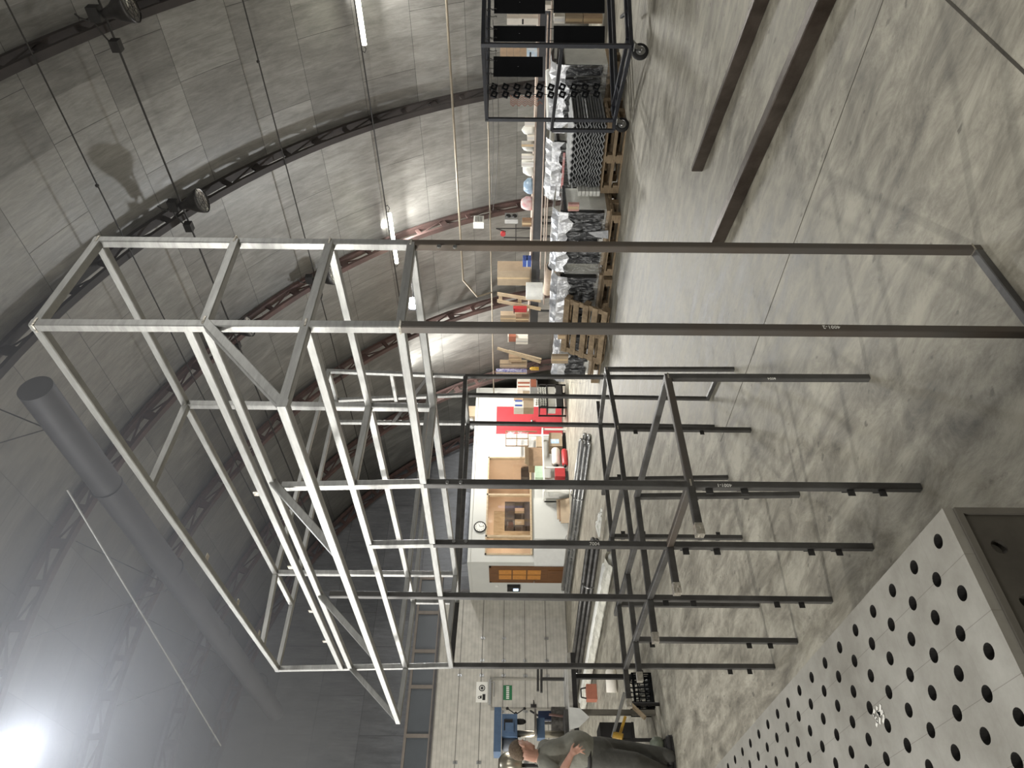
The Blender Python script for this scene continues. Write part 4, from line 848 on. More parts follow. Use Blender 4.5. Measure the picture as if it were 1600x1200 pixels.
# tool stand, box fan heater and twin lamp by the second truss
t = thing('fan_heater', 'white box heater fixed on the second truss above the storage', 'heater', PY(748, 347, 10.35))
c = PY(748, 347, 10.35); b = MB(); b.boxc(c, (.3, .18, .26)); b.build('casing', PVC, t)
b = MB()
for k in range(5): b.boxc(c+V((0, -.095, -.08+.04*k)), (.22, .012, .014))
b.build('grille', DARK, t)
c = PY(799, 341, 10.3); t = thing('twin_lamp', 'twin headed emergency lamp low on the second truss', 'lamp', c)
b = MB(); b.boxc(c, (.3, .12, .34)); b.build('casing', GREYP, t)
for dz in (-.08, .08): b = MB(); b.lathe(c+V((0, -.062, dz)), [(0, .03), (.06, .03), (.07, 0)], (0, -1, 0), 16); b.build('lamp_head', DARK, t)
b = MB()
for (a, c_) in (((776, 357), (842, 357)), ((787, 371), (846, 372)), ((806, 351), (806, 383)), ((775, 357), (790, 362))): b.bar(PX(*a, SX+1.0), PX(*c_, SX+1.0), .024, .024)
single('tool_stand', b, DARK, 'thin dark metal stand leaning behind the shelf by the second truss', 'stand')
p = PX(786, 364, SX+.2); b = MB(); b.lathe(p, [(0, 0), (.06, 0), (.06, .06), (0, .06)], (-1, 0, 0), 16); single('red_gauge', b, REDP, 'small red round gauge hung on the thin metal stand', 'gauge')
# long laths, white tube and cardboard tube lying over the loads
for i, (dx, dz) in enumerate(((0, 0), (.22, .05), (-.22, -.05))):
    b = MB(); z = 1.06+dz; b.bar((12.75+dx, 4.3+.3*i, z), (12.6+dx, 9.4+.7*i, z-.06), .11, .022); single('timber_lath', b, LATH, ('middle', 'upper', 'lower')[i]+' long pale lath lying across the loads below the shelf', 'lath', 'pale laths below the shelf')
t = thing('plastic_pipe', 'long white plastic pipe lying over the dark wrapped goods below the shelf', 'pipe', (12, 5.3, .9))
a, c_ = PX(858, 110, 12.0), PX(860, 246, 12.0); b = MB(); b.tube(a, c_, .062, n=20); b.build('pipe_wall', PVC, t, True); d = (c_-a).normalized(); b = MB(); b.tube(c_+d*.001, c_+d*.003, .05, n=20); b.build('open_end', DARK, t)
t = thing('cardboard_tube', 'thick cardboard tube lying on the foil covered loads below the largest carton', 'tube', (11, 8.6, .9))
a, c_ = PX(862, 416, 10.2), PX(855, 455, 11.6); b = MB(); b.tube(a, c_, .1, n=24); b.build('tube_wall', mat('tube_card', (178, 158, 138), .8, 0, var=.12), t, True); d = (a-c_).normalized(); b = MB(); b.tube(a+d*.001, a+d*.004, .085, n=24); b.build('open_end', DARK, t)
# ---- pallets: one built, the rest copied
pal = thing('wooden_pallet', 'lower wooden pallet under the wavy grey panels', 'pallet', (9.75, 4.95, 0), 'pallets under the loads along the aisle')
def palparts(t, o):
    o = V(o)
    for k in range(5): b = MB(); b.box(o+V((.0+k*.175, 0, .122)), o+V((.1+k*.175, 1.2, .144))); b.build('deck_board', WOOD, t)
    for y in (0, .55, 1.1): b = MB(); b.box(o+V((0, y, .1)), o+V((.8, y+.1, .1215))); b.build('cross_board', WOOD, t)
    for x in (0, .35, .7):
        for y in (0, .53, 1.06): b = MB(); b.box(o+V((x, y, .0225)), o+V((x+.1, y+.14, .0995))); b.build('block', WOOD, t)
    for x in (0, .35, .7): b = MB(); b.box(o+V((x, 0, 0)), o+V((x+.1, 1.2, .022))); b.build('bottom_board', WOOD, t)
palparts(pal, (9.75, 4.95, 0))
P1 = [((9.75, 4.95, .146), 'upper wooden pallet under the wavy grey panels'), ((9.2, 6.2, 0), 'wooden pallet just beyond the wavy grey panels'),
 ((9.15, 7.45, 0), 'wooden pallet behind the pallet that leans on the loads'), ((9.05, 8.75, 0), 'wooden pallet under the farthest load by the far frame posts'),
 ((10.95, 4.6, 0), 'pallet in the second row behind the wavy grey panels'), ((10.95, 5.9, 0), 'pallet in the second row under the dark wrapped goods')]
for loc, lab in P1: dup(pal, loc, lab)
q = dup(pal, (8.86, 7.75, .0), 'pallet leaning steeply against the loads between the two near frame posts'); q.rotation_euler = (0, math.radians(-62), math.radians(3)); q.location = V((8.74, 7.72, .03)); del q['group']
# wavy grey panels, one object per sheet
def wavy(o):
    n = 60; vs = []; fs = []
    for i in range(n+1):
        y = 1.1*i/n; z = .014*math.sin(2*math.pi*y/.11)
        for x in (0, .95): vs += [(x, y, z), (x, y, z+.018)]
    for i in range(n): a = i*4; fs += [(a, a+4, a+6, a+2), (a+1, a+3, a+7, a+5), (a, a+1, a+5, a+4), (a+2, a+6, a+7, a+3)]
    fs += [(0, 2, 3, 1), (n*4, n*4+1, n*4+3, n*4+2)]; b = MB(); b.add([V(p)+V(o) for p in vs], fs); return b
o0 = wavy((0, 0, 0)); rn = random.Random(5)
base = o0.build('wavy_panel', CORR); tag(base, 'wavy grey panel in the stack on pallets behind the wheeled rack', 'panel', 'stacked wavy grey panels'); base.location = (9.82, 4.97, .312)
for k in range(1, 12):
    c = base.copy(); COL.objects.link(c); c.location = (9.82+.05*(rn.random()-.5), 4.98+.06*(rn.random()-.5), .312+.0425*k)
# wrapped loads of black furniture legs on the pallets
def film_shell(lo, hi, seed, amp=.05):
    rn = random.Random(seed); b = MB(); nu, pts = 16, []
    path = [(lo[0]-.02, lo[2]+.02), (lo[0]-.05, lo[2]+(hi[2]-lo[2])*.25), (lo[0]-.03, lo[2]+(hi[2]-lo[2])*.5), (lo[0]-.05, lo[2]+(hi[2]-lo[2])*.75), (lo[0]-.02, hi[2]), (lo[0]+.15, hi[2]+.05), (lo[0]+.45, hi[2]+.04), (hi[0], hi[2]-.02)]
    for (x, z) in path:
        for i in range(nu+1): pts.append((x+amp*(rn.random()-.5), lo[1]-.03+(hi[1]-lo[1]+.06)*i/nu, z+amp*(rn.random()-.5)*(0 if z == path[0][1] else 1)))
    b.add(pts, [(j*(nu+1)+i, j*(nu+1)+i+1, (j+1)*(nu+1)+i+1, (j+1)*(nu+1)+i) for j in range(len(path)-1) for i in range(nu)]); return b
LEG = mat('wrapped_black_legs', (42, 43, 46), .35, .1, rgb2=(28, 28, 30), scale=12)
FOIL = mat('white_foil_sheet', (224, 225, 226), .25, .35, rgb2=(160, 162, 166), scale=6, bump=.8, bscale=8)
def load(X, y0, y1, zb, zt, nleg, label, seed):
    rn = random.Random(seed); t = thing('wrapped_load', label, 'wrapped goods', (X+.4, (y0+y1)/2, zb), 'film wrapped goods on the pallets')
    b = MB(); b.box((X+.1, y0+.03, zb), (X+.78, y1-.03, zb+.05)); b.build('base_board', CARTON, t)
    b = MB(); b.box((X+.16, y0+.04, zb+.05), (X+.76, y1-.04, zt-.16)); b.build('white_liner', WHITEP, t)
    st = (y1-y0-.1)/nleg
    for k in range(nleg):
        ya = y0+.05+k*st; h = zb+(.08+.1*rn.random()); b = MB(); b.box((X+.02+.03*rn.random(), ya, h), (X+.15, ya+st*(.5+.2*rn.random()), zt-.05-.05*rn.random())); b.build('black_leg', LEG, t)
    b = MB(); b.box((X+.04, y0, zt-.15), (X+.78, y1, zt-.11)); b.build('top_board', LEG, t)
    b = MB(); n = 12; vs = []; fs = []
    for i in range(n+1):
        y = y0-.02+(y1-y0+.04)*i/n
        for j, (x, z) in enumerate(((X-.03, zt-.15-.12*rn.random()), (X-.01, zt-.03), (X+.12, zt+.04+.05*rn.random()), (X+.45, zt+.03+.03*rn.random()), (X+.8, zt-.02))): vs.append((x+.02*(rn.random()-.5), y, z))
    for i in range(n): fs += [(i*5+j, (i+1)*5+j, (i+1)*5+j+1, i*5+j+1) for j in range(4)]
    b.add(vs, fs); b.build('foil_cover', FOIL, t)
    film_shell((X-.0, y0, zb+.02), (X+.8, y1, zt), seed).build('stretch_film', FILM, t)
    b = MB(); yy = y0+(y1-y0)*(.2+.5*rn.random()); b.prism([(X-.06, yy, zb+.02), (X-.06, yy+.16, zb+.0), (X-.05, yy+.14, zb+.2), (X-.05, yy+.05, zb+.34)], (.012, 0, 0)); b.build('torn_liner', FOIL, t)
load(9.3, 6.22, 7.36, .147, 1.0, 6, 'film wrapped black goods just beyond the wavy grey panels', 1); 
load(9.25, 7.48, 8.66, .147, .95, 6, 'film wrapped black goods behind the leaning pallet', 3); load(9.15, 8.78, 9.98, .147, .84, 6, 'film wrapped black goods farthest along the aisle by the far posts', 4)
load(11.0, 4.65, 5.75, .147, 1.05, 5, 'dark wrapped goods in the second row above the wavy grey panels', 5); load(11.0, 5.95, 7.05, .147, 1.06, 5, 'dark wrapped goods in the second row with a red and white tape', 6)
b = MB(); b.box((10.92, 6.1, .8), (10.929, 6.8, .84)); single('barrier_tape', b, mat('red_white_tape', (214, 200, 198), .5, 0, rgb2=(190, 60, 60), scale=14), 'short red and white tape across the dark wrapped goods', 'tape')
# low white lumber pack and boxes between
t = thing('white_profile_bundle', 'bundle of white plastic profiles standing between the wavy panels and the foil loads', 'bundle', (10, 6.14, .15))
for k in range(6): b = MB(); b.box((9.12, 5.44+.045*k, .3), (9.16, 5.475+.045*k, .3+.36)) if False else b.box((9.72, 6.1, .3+.06*k), (10.5, 6.19, .35+.06*k)); b.build('profile', PVC, t)
for i, (px0, py0, px1, py1, m_, lab) in enumerate(((888, 316, 905, 330, PINK, 'small pink carton sitting among the foil near the wavy panels'), (862, 553, 888, 568, CARTON, 'brown carton tucked into the last foil load'), (872, 520, 884, 530, CARTON2, 'small pale carton in the foil beside the near frame post'))):
    sbox('carton', px0, py0, px1, py1, 8.9, .06, m_, lab)
# dark crate of red goods and loose plank behind the rack
t = thing('dark_crate', 'dark open crate holding red boxes behind the lower part of the wheeled rack', 'crate', (12.3, 4.9, 0))
CX = 12.0; z0, z1 = max(.031, PX(926, 100, CX).z), PX(862, 100, CX).z-.12; y0, y1 = PX(895, 84, CX).y, PX(895, 132, CX).y
for lo, hi, nm in (((CX, y0, z0), (CX+.6, y0+.04, z1), 'side_wall'), ((CX, y1-.04, z0), (CX+.6, y1, z1), 'side_wall'), ((CX, y0, z0-.03), (CX+.6, y1, z0), 'bottom'), ((CX+.56, y0, z0), (CX+.6, y1, z1), 'back_wall'), ((CX, y0, z1-.1), (CX+.03, y1, z1), 'front_rail'), ((CX, (y0+y1)/2-.05, z0), (CX+.03, (y0+y1)/2+.05, z1), 'front_rail')):
    b = MB(); b.box(lo, hi); b.build(nm, DARK, t)
for yy, hh, m_, lab in ((y0+.1, .32, REDP, 'red box at the near side inside the dark crate'), (y0+.45, .25, PINK, 'pinkish red box at the far side inside the dark crate')):
    b = MB(); b.box((CX+.08, yy, z0+.002), (CX+.5, yy+.3, z0+hh)); single('small_box', b, mat('dull_red_box', (150, 72, 66), .7, 0, var=.15) if m_ is REDP else PINK, lab, 'box')
# floor bundles in the middle of the hall
def bundle(name, pts, label, n, r, m, filmy, zoff=0., clips=()):
    P_ = [PZ(px, py, r) for px, py in pts]; a, c_ = P_[0], P_[-1]; d = (c_-a).normalized(); s = V((d.y, -d.x, 0))
    t = thing(name, label, 'bundle', (a+c_)/2); rn = random.Random(n); k = 0
    for row, cnt in enumerate((n, n-1, n-2)):
        for i in range(max(0, cnt)):
            p = a + s*((i-(cnt-1)/2)*2.1*r) + V((0, 0, row*1.85*r)) + d*(.25*rn.random()); q_ = c_ + s*((i-(cnt-1)/2)*2.1*r) + V((0, 0, row*1.85*r)) - d*(.2*rn.random()); b = MB(); b.tube(p, q_, r, n=10); b.build('bar', m, t, True)
    if filmy:
        b = MB(); m_ = 40; vs = []; R = r*(n+1.0)
        for i in range(m_+1):
            c = a + (c_-a)*(i/m_)
            for j in range(9): th = math.pi*j/8; rr = R*(1+.22*rn.random()); vs.append(c + s*(rr*math.cos(th)) + V((0, 0, max(.002, rr*.9*math.sin(th)-r*.8))))
        b.add(vs, [(i*9+j, (i+1)*9+j, (i+1)*9+j+1, i*9+j+1) for i in range(m_) for j in range(8)]); b.build('film_wrap', filmy, t)
    for f in clips: b = MB(); b.ring(a+(c_-a)*f+V((0, 0, r)), r*(n+.6), .012, d, 20, 5); b.build('tie_wire', ZINC, t)
    return t
bundle('tube_bundle', [(921, 682), (888, 924)], 'long bundle of bright steel tubes lying along the hall before the white booth', 4, .045, SILVER if False else ZINC, FILM, clips=(.3, .6))
bundle('dark_tube_bundle', [(934, 842), (896, 1105)], 'bundle of dark steel tubes with torn film lying on the floor', 3, .045, MILL, None, clips=(.2, .7))
bundle('wrapped_profile_bundle', [(956, 872), (913, 1100)], 'whitish film wrapped profiles lying on the floor nearest the frame counter', 2, .05, WHITEP, mat('milky_film', (206, 204, 192), .35, 0, var=.2, scale=9, bump=.7, bscale=14))
b = MB(); rn = random.Random(9); a = PZ(936, 838, .06)
for k in range(8): b.line([a, a+V((.1*(rn.random()-.5)+.05, -.25-.3*rn.random(), .12*rn.random())), a+V((.4*(rn.random()-.5), -.5-.5*rn.random(), .05))], .02, 5)
single('film_tail', b, WHITEP, 'frayed tail of white film at the near end of the dark tube bundle', 'film')
# ---- before the booth
by = 16.75
def pbox(name, px0, py0, px1, py1, y, dep, m, label, cat='box', zb=None, part='body'):
    a, c_ = PY(px0, py0, y), PY(px1, py1, y); x0, x1 = min(a.x, c_.x), max(a.x, c_.x); z0, z1 = min(a.z, c_.z), max(a.z, c_.z); z0 = max(z0, .002) if zb is None else zb
    t = thing(name, label, cat, ((x0+x1)/2, y+dep/2, z0)); b = MB(); b.box((x0, y, z0), (x1, y+dep, z1)); b.build(part, m, t); return t, x0, x1, z0, z1
t = thing('work_table', 'white table standing before the red door and office window', 'table', (12.3, 17.0, 0))
xa, xb = PY(848, 768, by).x, PY(848, 668, by).x; tz = PY(848, 718, by).z
b = MB(); b.box((xa, by, tz-.04), (xb, by+.55, tz)); b.build('tabletop', PVC, t)
for x in (xa+.02, PY(870, 730.5, by).x, xb-.06):
    for y in (by+.02, by+.6): b = MB(); b.box((x, y, 0), (x+.045, y+.045, tz-.041)); b.build('leg', PVC, t)
tt, x0, x1, z0, z1 = pbox('carton', 826, 699, 847, 728, by+.1, .35, CARTOND, 'open brown carton on the white table below the window corner', zb=tz+.001)
b = MB(); b.prism([(x0, by+.1, z1), (x1, by+.1, z1), (x1, by-.02, z1+.12), (x0, by-.02, z1+.12)], (0, .006, .004)); b.build('flap', CARTON, tt)
pbox('carton', 838, 682, 847, 698, by+.08, .3, CARTON, 'small open carton on the white table before the red door', zb=tz+.001)
b = MB(); p = PY(836, 686, by+.5); b.lathe((p.x, by+.5, tz+.001), [(0, 0), (.06, 0), (.06, .22), (.03, .3), (0, .3)], n=14); single('spray_bottle', b, WHITEB, 'white spray bottle standing on the table before the red door', 'bottle', smooth=True)
pbox('paper_box', 836, 728, 845, 746, by+.05, .3, GREEN, 'pale green box on the white table beside the frame post', zb=tz+.001)
tt, x0, x1, z0, z1 = pbox('carton', 858, 676, 879, 697, by+.1, .4, CARTON, 'brown carton with a blue label under the white table')
b = MB(); b.box((x0+.1, by+.098, z0+.1), (x1-.25, by+.0995, z1-.03)); b.build('blue_label', SKYB, tt)
pbox('black_bag', 879, 676, 889, 704, by+.2, .3, DARK, 'low black bag on the floor under the white table end', 'bag', zb=.002)
def cyl_x(name, px0, py0, px1, py1, y, m, label, cat, cap_m):
    a, c_ = PY(px0, py0, y), PY(px1, py1, y); x0, x1 = min(a.x, c_.x), max(a.x, c_.x); z0, z1 = max(.002, min(a.z, c_.z)), max(a.z, c_.z); r = (z1-z0)/2
    t = thing(name, label, cat, ((x0+x1)/2, y, z0)); b = MB(); b.lathe((x0, y, z0+r), [(0, 0), (r*.8, .0), (r, .05), (r, x1-x0-.05), (r*.8, x1-x0), (0, x1-x0)], (1, 0, 0), 20); b.build('body', m, t, True)
    b = MB(); b.lathe((x0, y, z0+r), [(r*.5, -.06), (r*.5, .0), (0, -.06)], (1, 0, 0), 14); b.build('cap', cap_m, t); return t
cyl_x('gas_canister', 861, 702, 876, 727, by+.15, WHITEB, 'dented white canister lying under the white table', 'canister', DARK)
cyl_x('fire_extinguisher', 877, 703, 888, 727, by-.05, REDP, 'red cylinder lying under the white table beside the white canister', 'cylinder', DARK)
tt, x0, x1, z0, z1 = pbox('red_machine', 867, 731, 889, 744, by+.0, .3, REDP, 'red machine on black feet under the white table beyond the centre leg', 'machine', zb=.1)
b = MB(); b.box((x0-.1, by+.02, .002), (x1-.1, by+.28, .1)); b.build('black_base', DARK, tt)
# framed glass grid and packed goods round the red door
t = thing('glass_grid_frame', 'brown framed four pane glass grid leaning before the red door', 'frame', (13.3, 17.1, .85))
a, c_ = PY(790, 673, 17.2), PY(826, 697, 17.2); x0, x1, z0, z1 = c_.x, a.x, c_.z, a.z
b = MB()
for x in (x0, (x0+x1)/2-.01, x1-.02): b.box((x, 17.2, z0), (x+.025, 17.23, z1))
for z in (z0, (z0+z1)/2, z1-.025): b.box((x0, 17.2, z), (x1, 17.23, z+.025))
b.build('frame_bars', CARTOND, t)
for i in range(2):
    for j in range(2): b = MB(); b.box((x0+.025+i*(x1-x0)/2, 17.21, z0+.025+j*(z1-z0)/2), (x0-.02+(i+1)*(x1-x0)/2, 17.216, z0-.0+(j+1)*(z1-z0)/2)); b.build('pane', FILM, t)
b = MB(); b.box((x0-.05, 17.24, .88), (x0-.02, 17.27, z0+.1)); b.box((x1, 17.24, .88), (x1+.03, 17.27, z0+.1)); b.build('support', CARTOND, t)
yy = 15.4
tt, x0, x1, z0, z1 = pbox('carton', 808, 592, 829, 609, yy, .35, WHITEB, 'white carton with orange stripes stacked between the far frame posts')
b = MB(); b.box((x0+.1, yy-.002, z0+.02), (x0+.16, yy, z1-.02)); b.box((x1-.2, yy-.002, z0+.02), (x1-.12, yy, z1-.02)); b.build('orange_stripe', ORANGE, tt)
tt, *_ = pbox('plastic_basket', 828, 594, 840, 612, yy-.25, .3, GREYP, 'grey basket with orange goods beside the striped white carton', 'basket')
b = MB(); a, c_ = PY(829, 598, yy-.12), PY(838, 604, yy-.27); b.box((c_.x, yy-.28, c_.z), (a.x, yy-.251, a.z)); b.build('orange_goods', ORANGE, tt)
pbox('carton', 817, 611, 834, 620, yy+.05, .25, CARTON, 'brown carton between the far frame posts below the striped carton')
tt, x0, x1, z0, z1 = pbox('carton', 803, 626, 818, 637, yy+.2, .3, WHITEB, 'white carton printed with blue bars beside the red door frame')
b = MB()
for k in range(3): b.box((x0+.05+k*.18, yy+.197, z0+.04), (x0+.12+k*.18, yy+.199, z1-.03))
b.build('blue_print', BLUEB, tt)
pbox('carton', 818, 625, 834, 637, yy+.2, .3, CARTON, 'brown open carton beside the red door frame'); pbox('carton', 803, 619, 817, 625, yy+.3, .3, CARTON2, 'narrow pale carton just behind the far frame post')
t = thing('display_stand', 'black framed stand filled with white pots beside the red door', 'stand', (15, 16.2, 0))
a, c_ = PY(841, 600, 16.0), PY(881, 637, 16.0); x0, x1, z0, z1 = c_.x, a.x, max(.02, c_.z), a.z
b = MB()
for x in (x0, x1-.04): b.box((x, 16.0, 0), (x+.04, 16.04, z1)); b.box((x, 16.4, 0), (x+.04, 16.44, z1))
for z in (z0, (z0+z1)/2+.1, z1-.04): b.box((x0, 16.0, z), (x1, 16.44, z+.03))
b.box((x0, 16.0, z0), (x1, 16.03, z0+.22)); b.build('black_frame', DARK, t)
b = MB()
for i in range(9):
    for j in range(5): b.lathe((x0+.12+i*(x1-x0-.2)/9, 15.99, (z0+z1)/2+.17+j*.07-.0), [(.03, 0), (.026, .05), (.0, .05)], (0, 1, 0), 10)
b.build('white_pots', PVC, t)
b = MB(); b.box((x0+.05, 16.06, (z0+z1)/2+.13), (x1-.05, 16.08, z1-.05)); b.build('back_board', DARK, t)
b = MB(); b.box((x0+.06, 16.06, z0+.24), (x1-.06, 16.36, (z0+z1)/2+.09)); b.build('white_stack', WHITEP, t)
# white counter panels and flat cartons under the window
tt, *_ = pbox('leaning_board', 834, 778, 891, 842, 17.35, .05, BOOTH, 'wide white board leaning under the office window', 'panel', zb=.002)
tt, *_ = pbox('leaning_board', 834, 847, 885, 884, 17.45, .05, mat('greyed_panel', (186, 186, 182), .6, 0, var=.08), 'narrower greyed white board under the window end by the brown door', 'panel', zb=.002)
t = thing('flat_carton', 'front flattened carton leaning low against the wide white board', 'carton sheet', (11.2, 17.1, 0), 'flattened cartons against the white board')
for i, lab in enumerate(('front flattened carton leaning low against the wide white board', 'middle flattened carton leaning low against the wide white board', 'rear flattened carton leaning low against the wide white board')):
    a, c_ = PY(880, 780, 17.0), PY(893, 818, 17.0); b = MB(); b.prism([(c_.x+.1*i, 16.95+.06*i, .002), (a.x+.05*i, 16.95+.06*i, .002), (a.x+.05*i, 17.06+.06*i, .26+.05*i), (c_.x+.05+.1*i, 17.06+.06*i, .26+.05*i)], (0, .02, 0)); single('flat_carton', b, CARTON if i % 2 == 0 else CARTOND, lab, 'carton sheet', 'flattened cartons against the white board')
bpy.data.objects.remove(t)
p = PY(874, 768, 17.1); b = MB(); b.lathe((p.x, 17.1, .28), [(0, 0), (.12, 0), (.16, .25), (.13, .3), (0, .3)], n=16); b.ring((p.x, 17.1, .56), .14, .02); b.box((p.x-.15, 16.95, .002), (p.x+.15, 17.25, .28)); single('white_bucket', b, WHITEP, 'pale bucket on a block before the wide white board', 'bucket', smooth=False)
# ------------------------------------------------------------------ wheeled paint rack at the top edge of the photo
C1 = PZ(989, 72, .2); C2 = PZ(962, 188, .2); C1.z = C2.z = 0; W = (C2-C1); wl = W.length; w_ = W.normalized()
dd = V((.905, -.425, 0)).normalized(); LEN = 2.5; HT = 2.12
t = thing('wheeled_rack', 'dark wheeled rack frame hung with black painted plates at the top edge of the photo', 'rack', C1)
def tb_(name, a, b_, s=.05, m=TROLLEY): mb = MB(); mb.bar(a, b_, s, s, ch=.004); return mb.build(name, m, t)
z = lambda p, h: V((p.x, p.y, h))
C3, C4 = C1+dd*LEN, C2+dd*LEN
for a in (C1, C2, C3, C4): tb_('upright', z(a, .22), z(a, HT))
for a, b_ in ((C1, C2), (C3, C4)): tb_('top_bar', z(a, HT-.025), z(b_, HT-.025)); tb_('base_bar', z(a, .22), z(b_, .22))
for a, b_ in ((C1, C3), (C2, C4)): tb_('top_rail', z(a, HT-.025), z(b_, HT-.025)); tb_('base_rail', z(a, .22), z(b_, .22))
I1, I2 = C1+dd*.16+w_*.05, C2+dd*.16-w_*.02; tb_('base_bar', z(I1, .25), z(I2, .25)); tb_('base_rail', z(I1, .25), z(I1+dd*2.2, .25)); tb_('base_rail', z(C2-w_*.12, .25), z(C2-w_*.12+dd*2.4, .25)); tb_('base_rail', z(C2-w_*.3, .22), z(C2-w_*.3+dd*2.4, .22))
mid = C1+(C2-C1)*.62; tb_('spacer', z(mid, .22), z(mid+dd*.17, .25), .04)
# half-height gate at the front
g1, g2 = PD(882, 76, 8.25), PD(868, 184, 9.2); tb_('mid_bar', V((C1.x, C1.y, g1.z)), V((C2.x-.06, C2.y+.13, g2.z)), .045); tb_('short_upright', V((C2.x-.06, C2.y+.13, .22)), V((C2.x-.06, C2.y+.13, g2.z)), .05)
tb_('base_bar', z(C2, .22), V((C2.x-.06, C2.y+.13, .22)))
q0 = z(C1+dd*.55, .24); q1 = z(C1+dd*.9+w_*.45, .24); tb_('brace', q0, q1, .04)
for a in (C1, C2, C3, C4):
    r = .105; c = z(a, r) + V((-.02, .06, 0)); ax = V((.7, .72, 0)).normalized(); ax = V((ax.x, -ax.y, 0)) if False else V((math.sin(YAW)*.9, math.cos(YAW), 0)).normalized()
    mb = MB(); mb.lathe(c-ax*.03, [(.06, 0), (.095, 0), (r, .012), (r, .048), (.095, .06), (.06, .06)], ax, 28); wh = mb.build('wheel', RUBBER, t, True)
    mb = MB(); mb.lathe(c-ax*.032, [(0, .0), (.02, -.008), (.03, .0), (.058, .004), (.062, .0)], ax, 24); mb.lathe(c+ax*.032, [(0, 0), (.062, 0)], ax, 24); mb.build('hub', ZINC, wh)
    mb = MB(); 
    for s in (-1, 1): mb.prism([c+ax*(s*.038)+V((0, 0, -.012)), c+ax*(s*.038)+RIGHT*.03+V((0, 0, .0)), z(a, .19)+ax*(s*.038)+RIGHT*.05, z(a, .19)+ax*(s*.038)-RIGHT*.05], ax*.005)
    mb.boxc(z(a, .19), (.1, .1, .012)); mb.build('fork', ZINC, t)
# crossbars for the hooks
RK = []
for f in (.2, .5, .8, 1.1): 
    a, b_ = C1+dd*f, C2+dd*f; 
    if f != .2: tb_('hook_bar', z(a, HT-.02), z(b_, HT-.02), .03)
# hung plates: things of their own, on wire hooks
HOOK = 'wire hooks on the rack'
def plate(px0, py0, px1, py1, d, label, th=.02):
    c = [PD(px0, py0, d), PD(px1, py0, d), PD(px1, py1, d), PD(px0, py1, d)]
    zt = (c[0].z+c[3].z)/2; zl = (c[1].z+c[2].z)/2; a, b_ = c[0].copy(), c[3].copy(); n = FWD0*th
    q = thing('hanging_plate', label, 'painted plate', V(((a.x+b_.x)/2, (a.y+b_.y)/2, zl)), 'black plates hanging on the wheeled rack')
    mb = MB(); mb.prism([z(a, zl), z(b_, zl), z(b_, zt), z(a, zt)], n); mb.build('plate', BLACKP, q)
    for k, f in enumerate((.15, .85)):
        p = a+(b_-a)*f; mb = MB(); p = p+n*.5; hh = (HT-.035-zt)
        mb.line([z(p, zt-.02), z(p, zt+hh*.25), z(p+RIGHT*.02, zt+hh*.35), z(p, zt+hh*.5), z(p, zt+hh*.55), z(p-RIGHT*.02, zt+hh*.7), z(p, zt+hh*.85), z(p, HT-.035)], .005, 5); mb.build('wire_hook', ZINC if False else CABLE, q)
    mb = MB(); p = (a+b_)/2; mb.boxc(z(p, (zt+zl)/2)-FWD0*.001, (.01, .002, .01)); mb.build('hang_hole', ZINC, q)
plate(772, -14, 852, 20, 9.1, 'black plate in the upper row at the very top edge of the photo'); plate(771, 40, 852, 64, 9.2, 'black plate in the upper row just behind the near rack upright'); plate(771, 88, 848, 119, 9.3, 'black plate in the upper row alone beyond the near rack upright')
def plate2(px0, py0, px1, py1, d, label):
    c = [PD(px0, py0, d), PD(px1, py0, d), PD(px1, py1, d), PD(px0, py1, d)]; zt, zl = (c[0].z+c[3].z)/2, (c[1].z+c[2].z)/2; a, b_ = c[0], c[3]; n = FWD0*.02
    q = thing('hanging_plate', label, 'painted plate', V(((a.x+b_.x)/2, (a.y+b_.y)/2, zl)), 'black plates hanging on the wheeled rack')
    mb = MB(); mb.prism([z(a, zl), z(b_, zl), z(b_, zt), z(a, zt)], n); mb.build('plate', BLACKP, q)
    for f in (.15, .85): p = a+(b_-a)*f+n*.5; mb = MB(); mb.line([z(p, zt-.02), z(p, zt+.08)], .005, 5); mb.build('wire_hook', CABLE, q)
plate2(865, -14, 945, 19, 9.1, 'black plate in the lower row at the very top edge of the photo'); plate2(865, 40, 945, 67, 9.2, 'black plate in the lower row just behind the near rack upright')
# free hooks
hk = thing('wire_hook', 'empty wire hook hanging from the top bar of the wheeled rack', 'hook', (0, 0, 0), 'empty wire hooks on the rack top'); p0 = PD(757, 14, 9.0)
mb = MB(); mb.line([(0, 0, 0), (0, 0, -.04), (.02, 0, -.05), (0, 0, -.065), (0, 0, -.1), (.025, 0, -.115), (.02, 0, -.135), (-.005, 0, -.13)], .0045, 5); mb.build('wire', CABLE, hk, False, True); hk.location = z(p0, HT-.05); first = True
for py in (26, 46, 59, 80, 95, 107, 116, 132):
    p = PD(757, py, 9.0+.4*py/130); dup(hk, z(p, HT-.05))
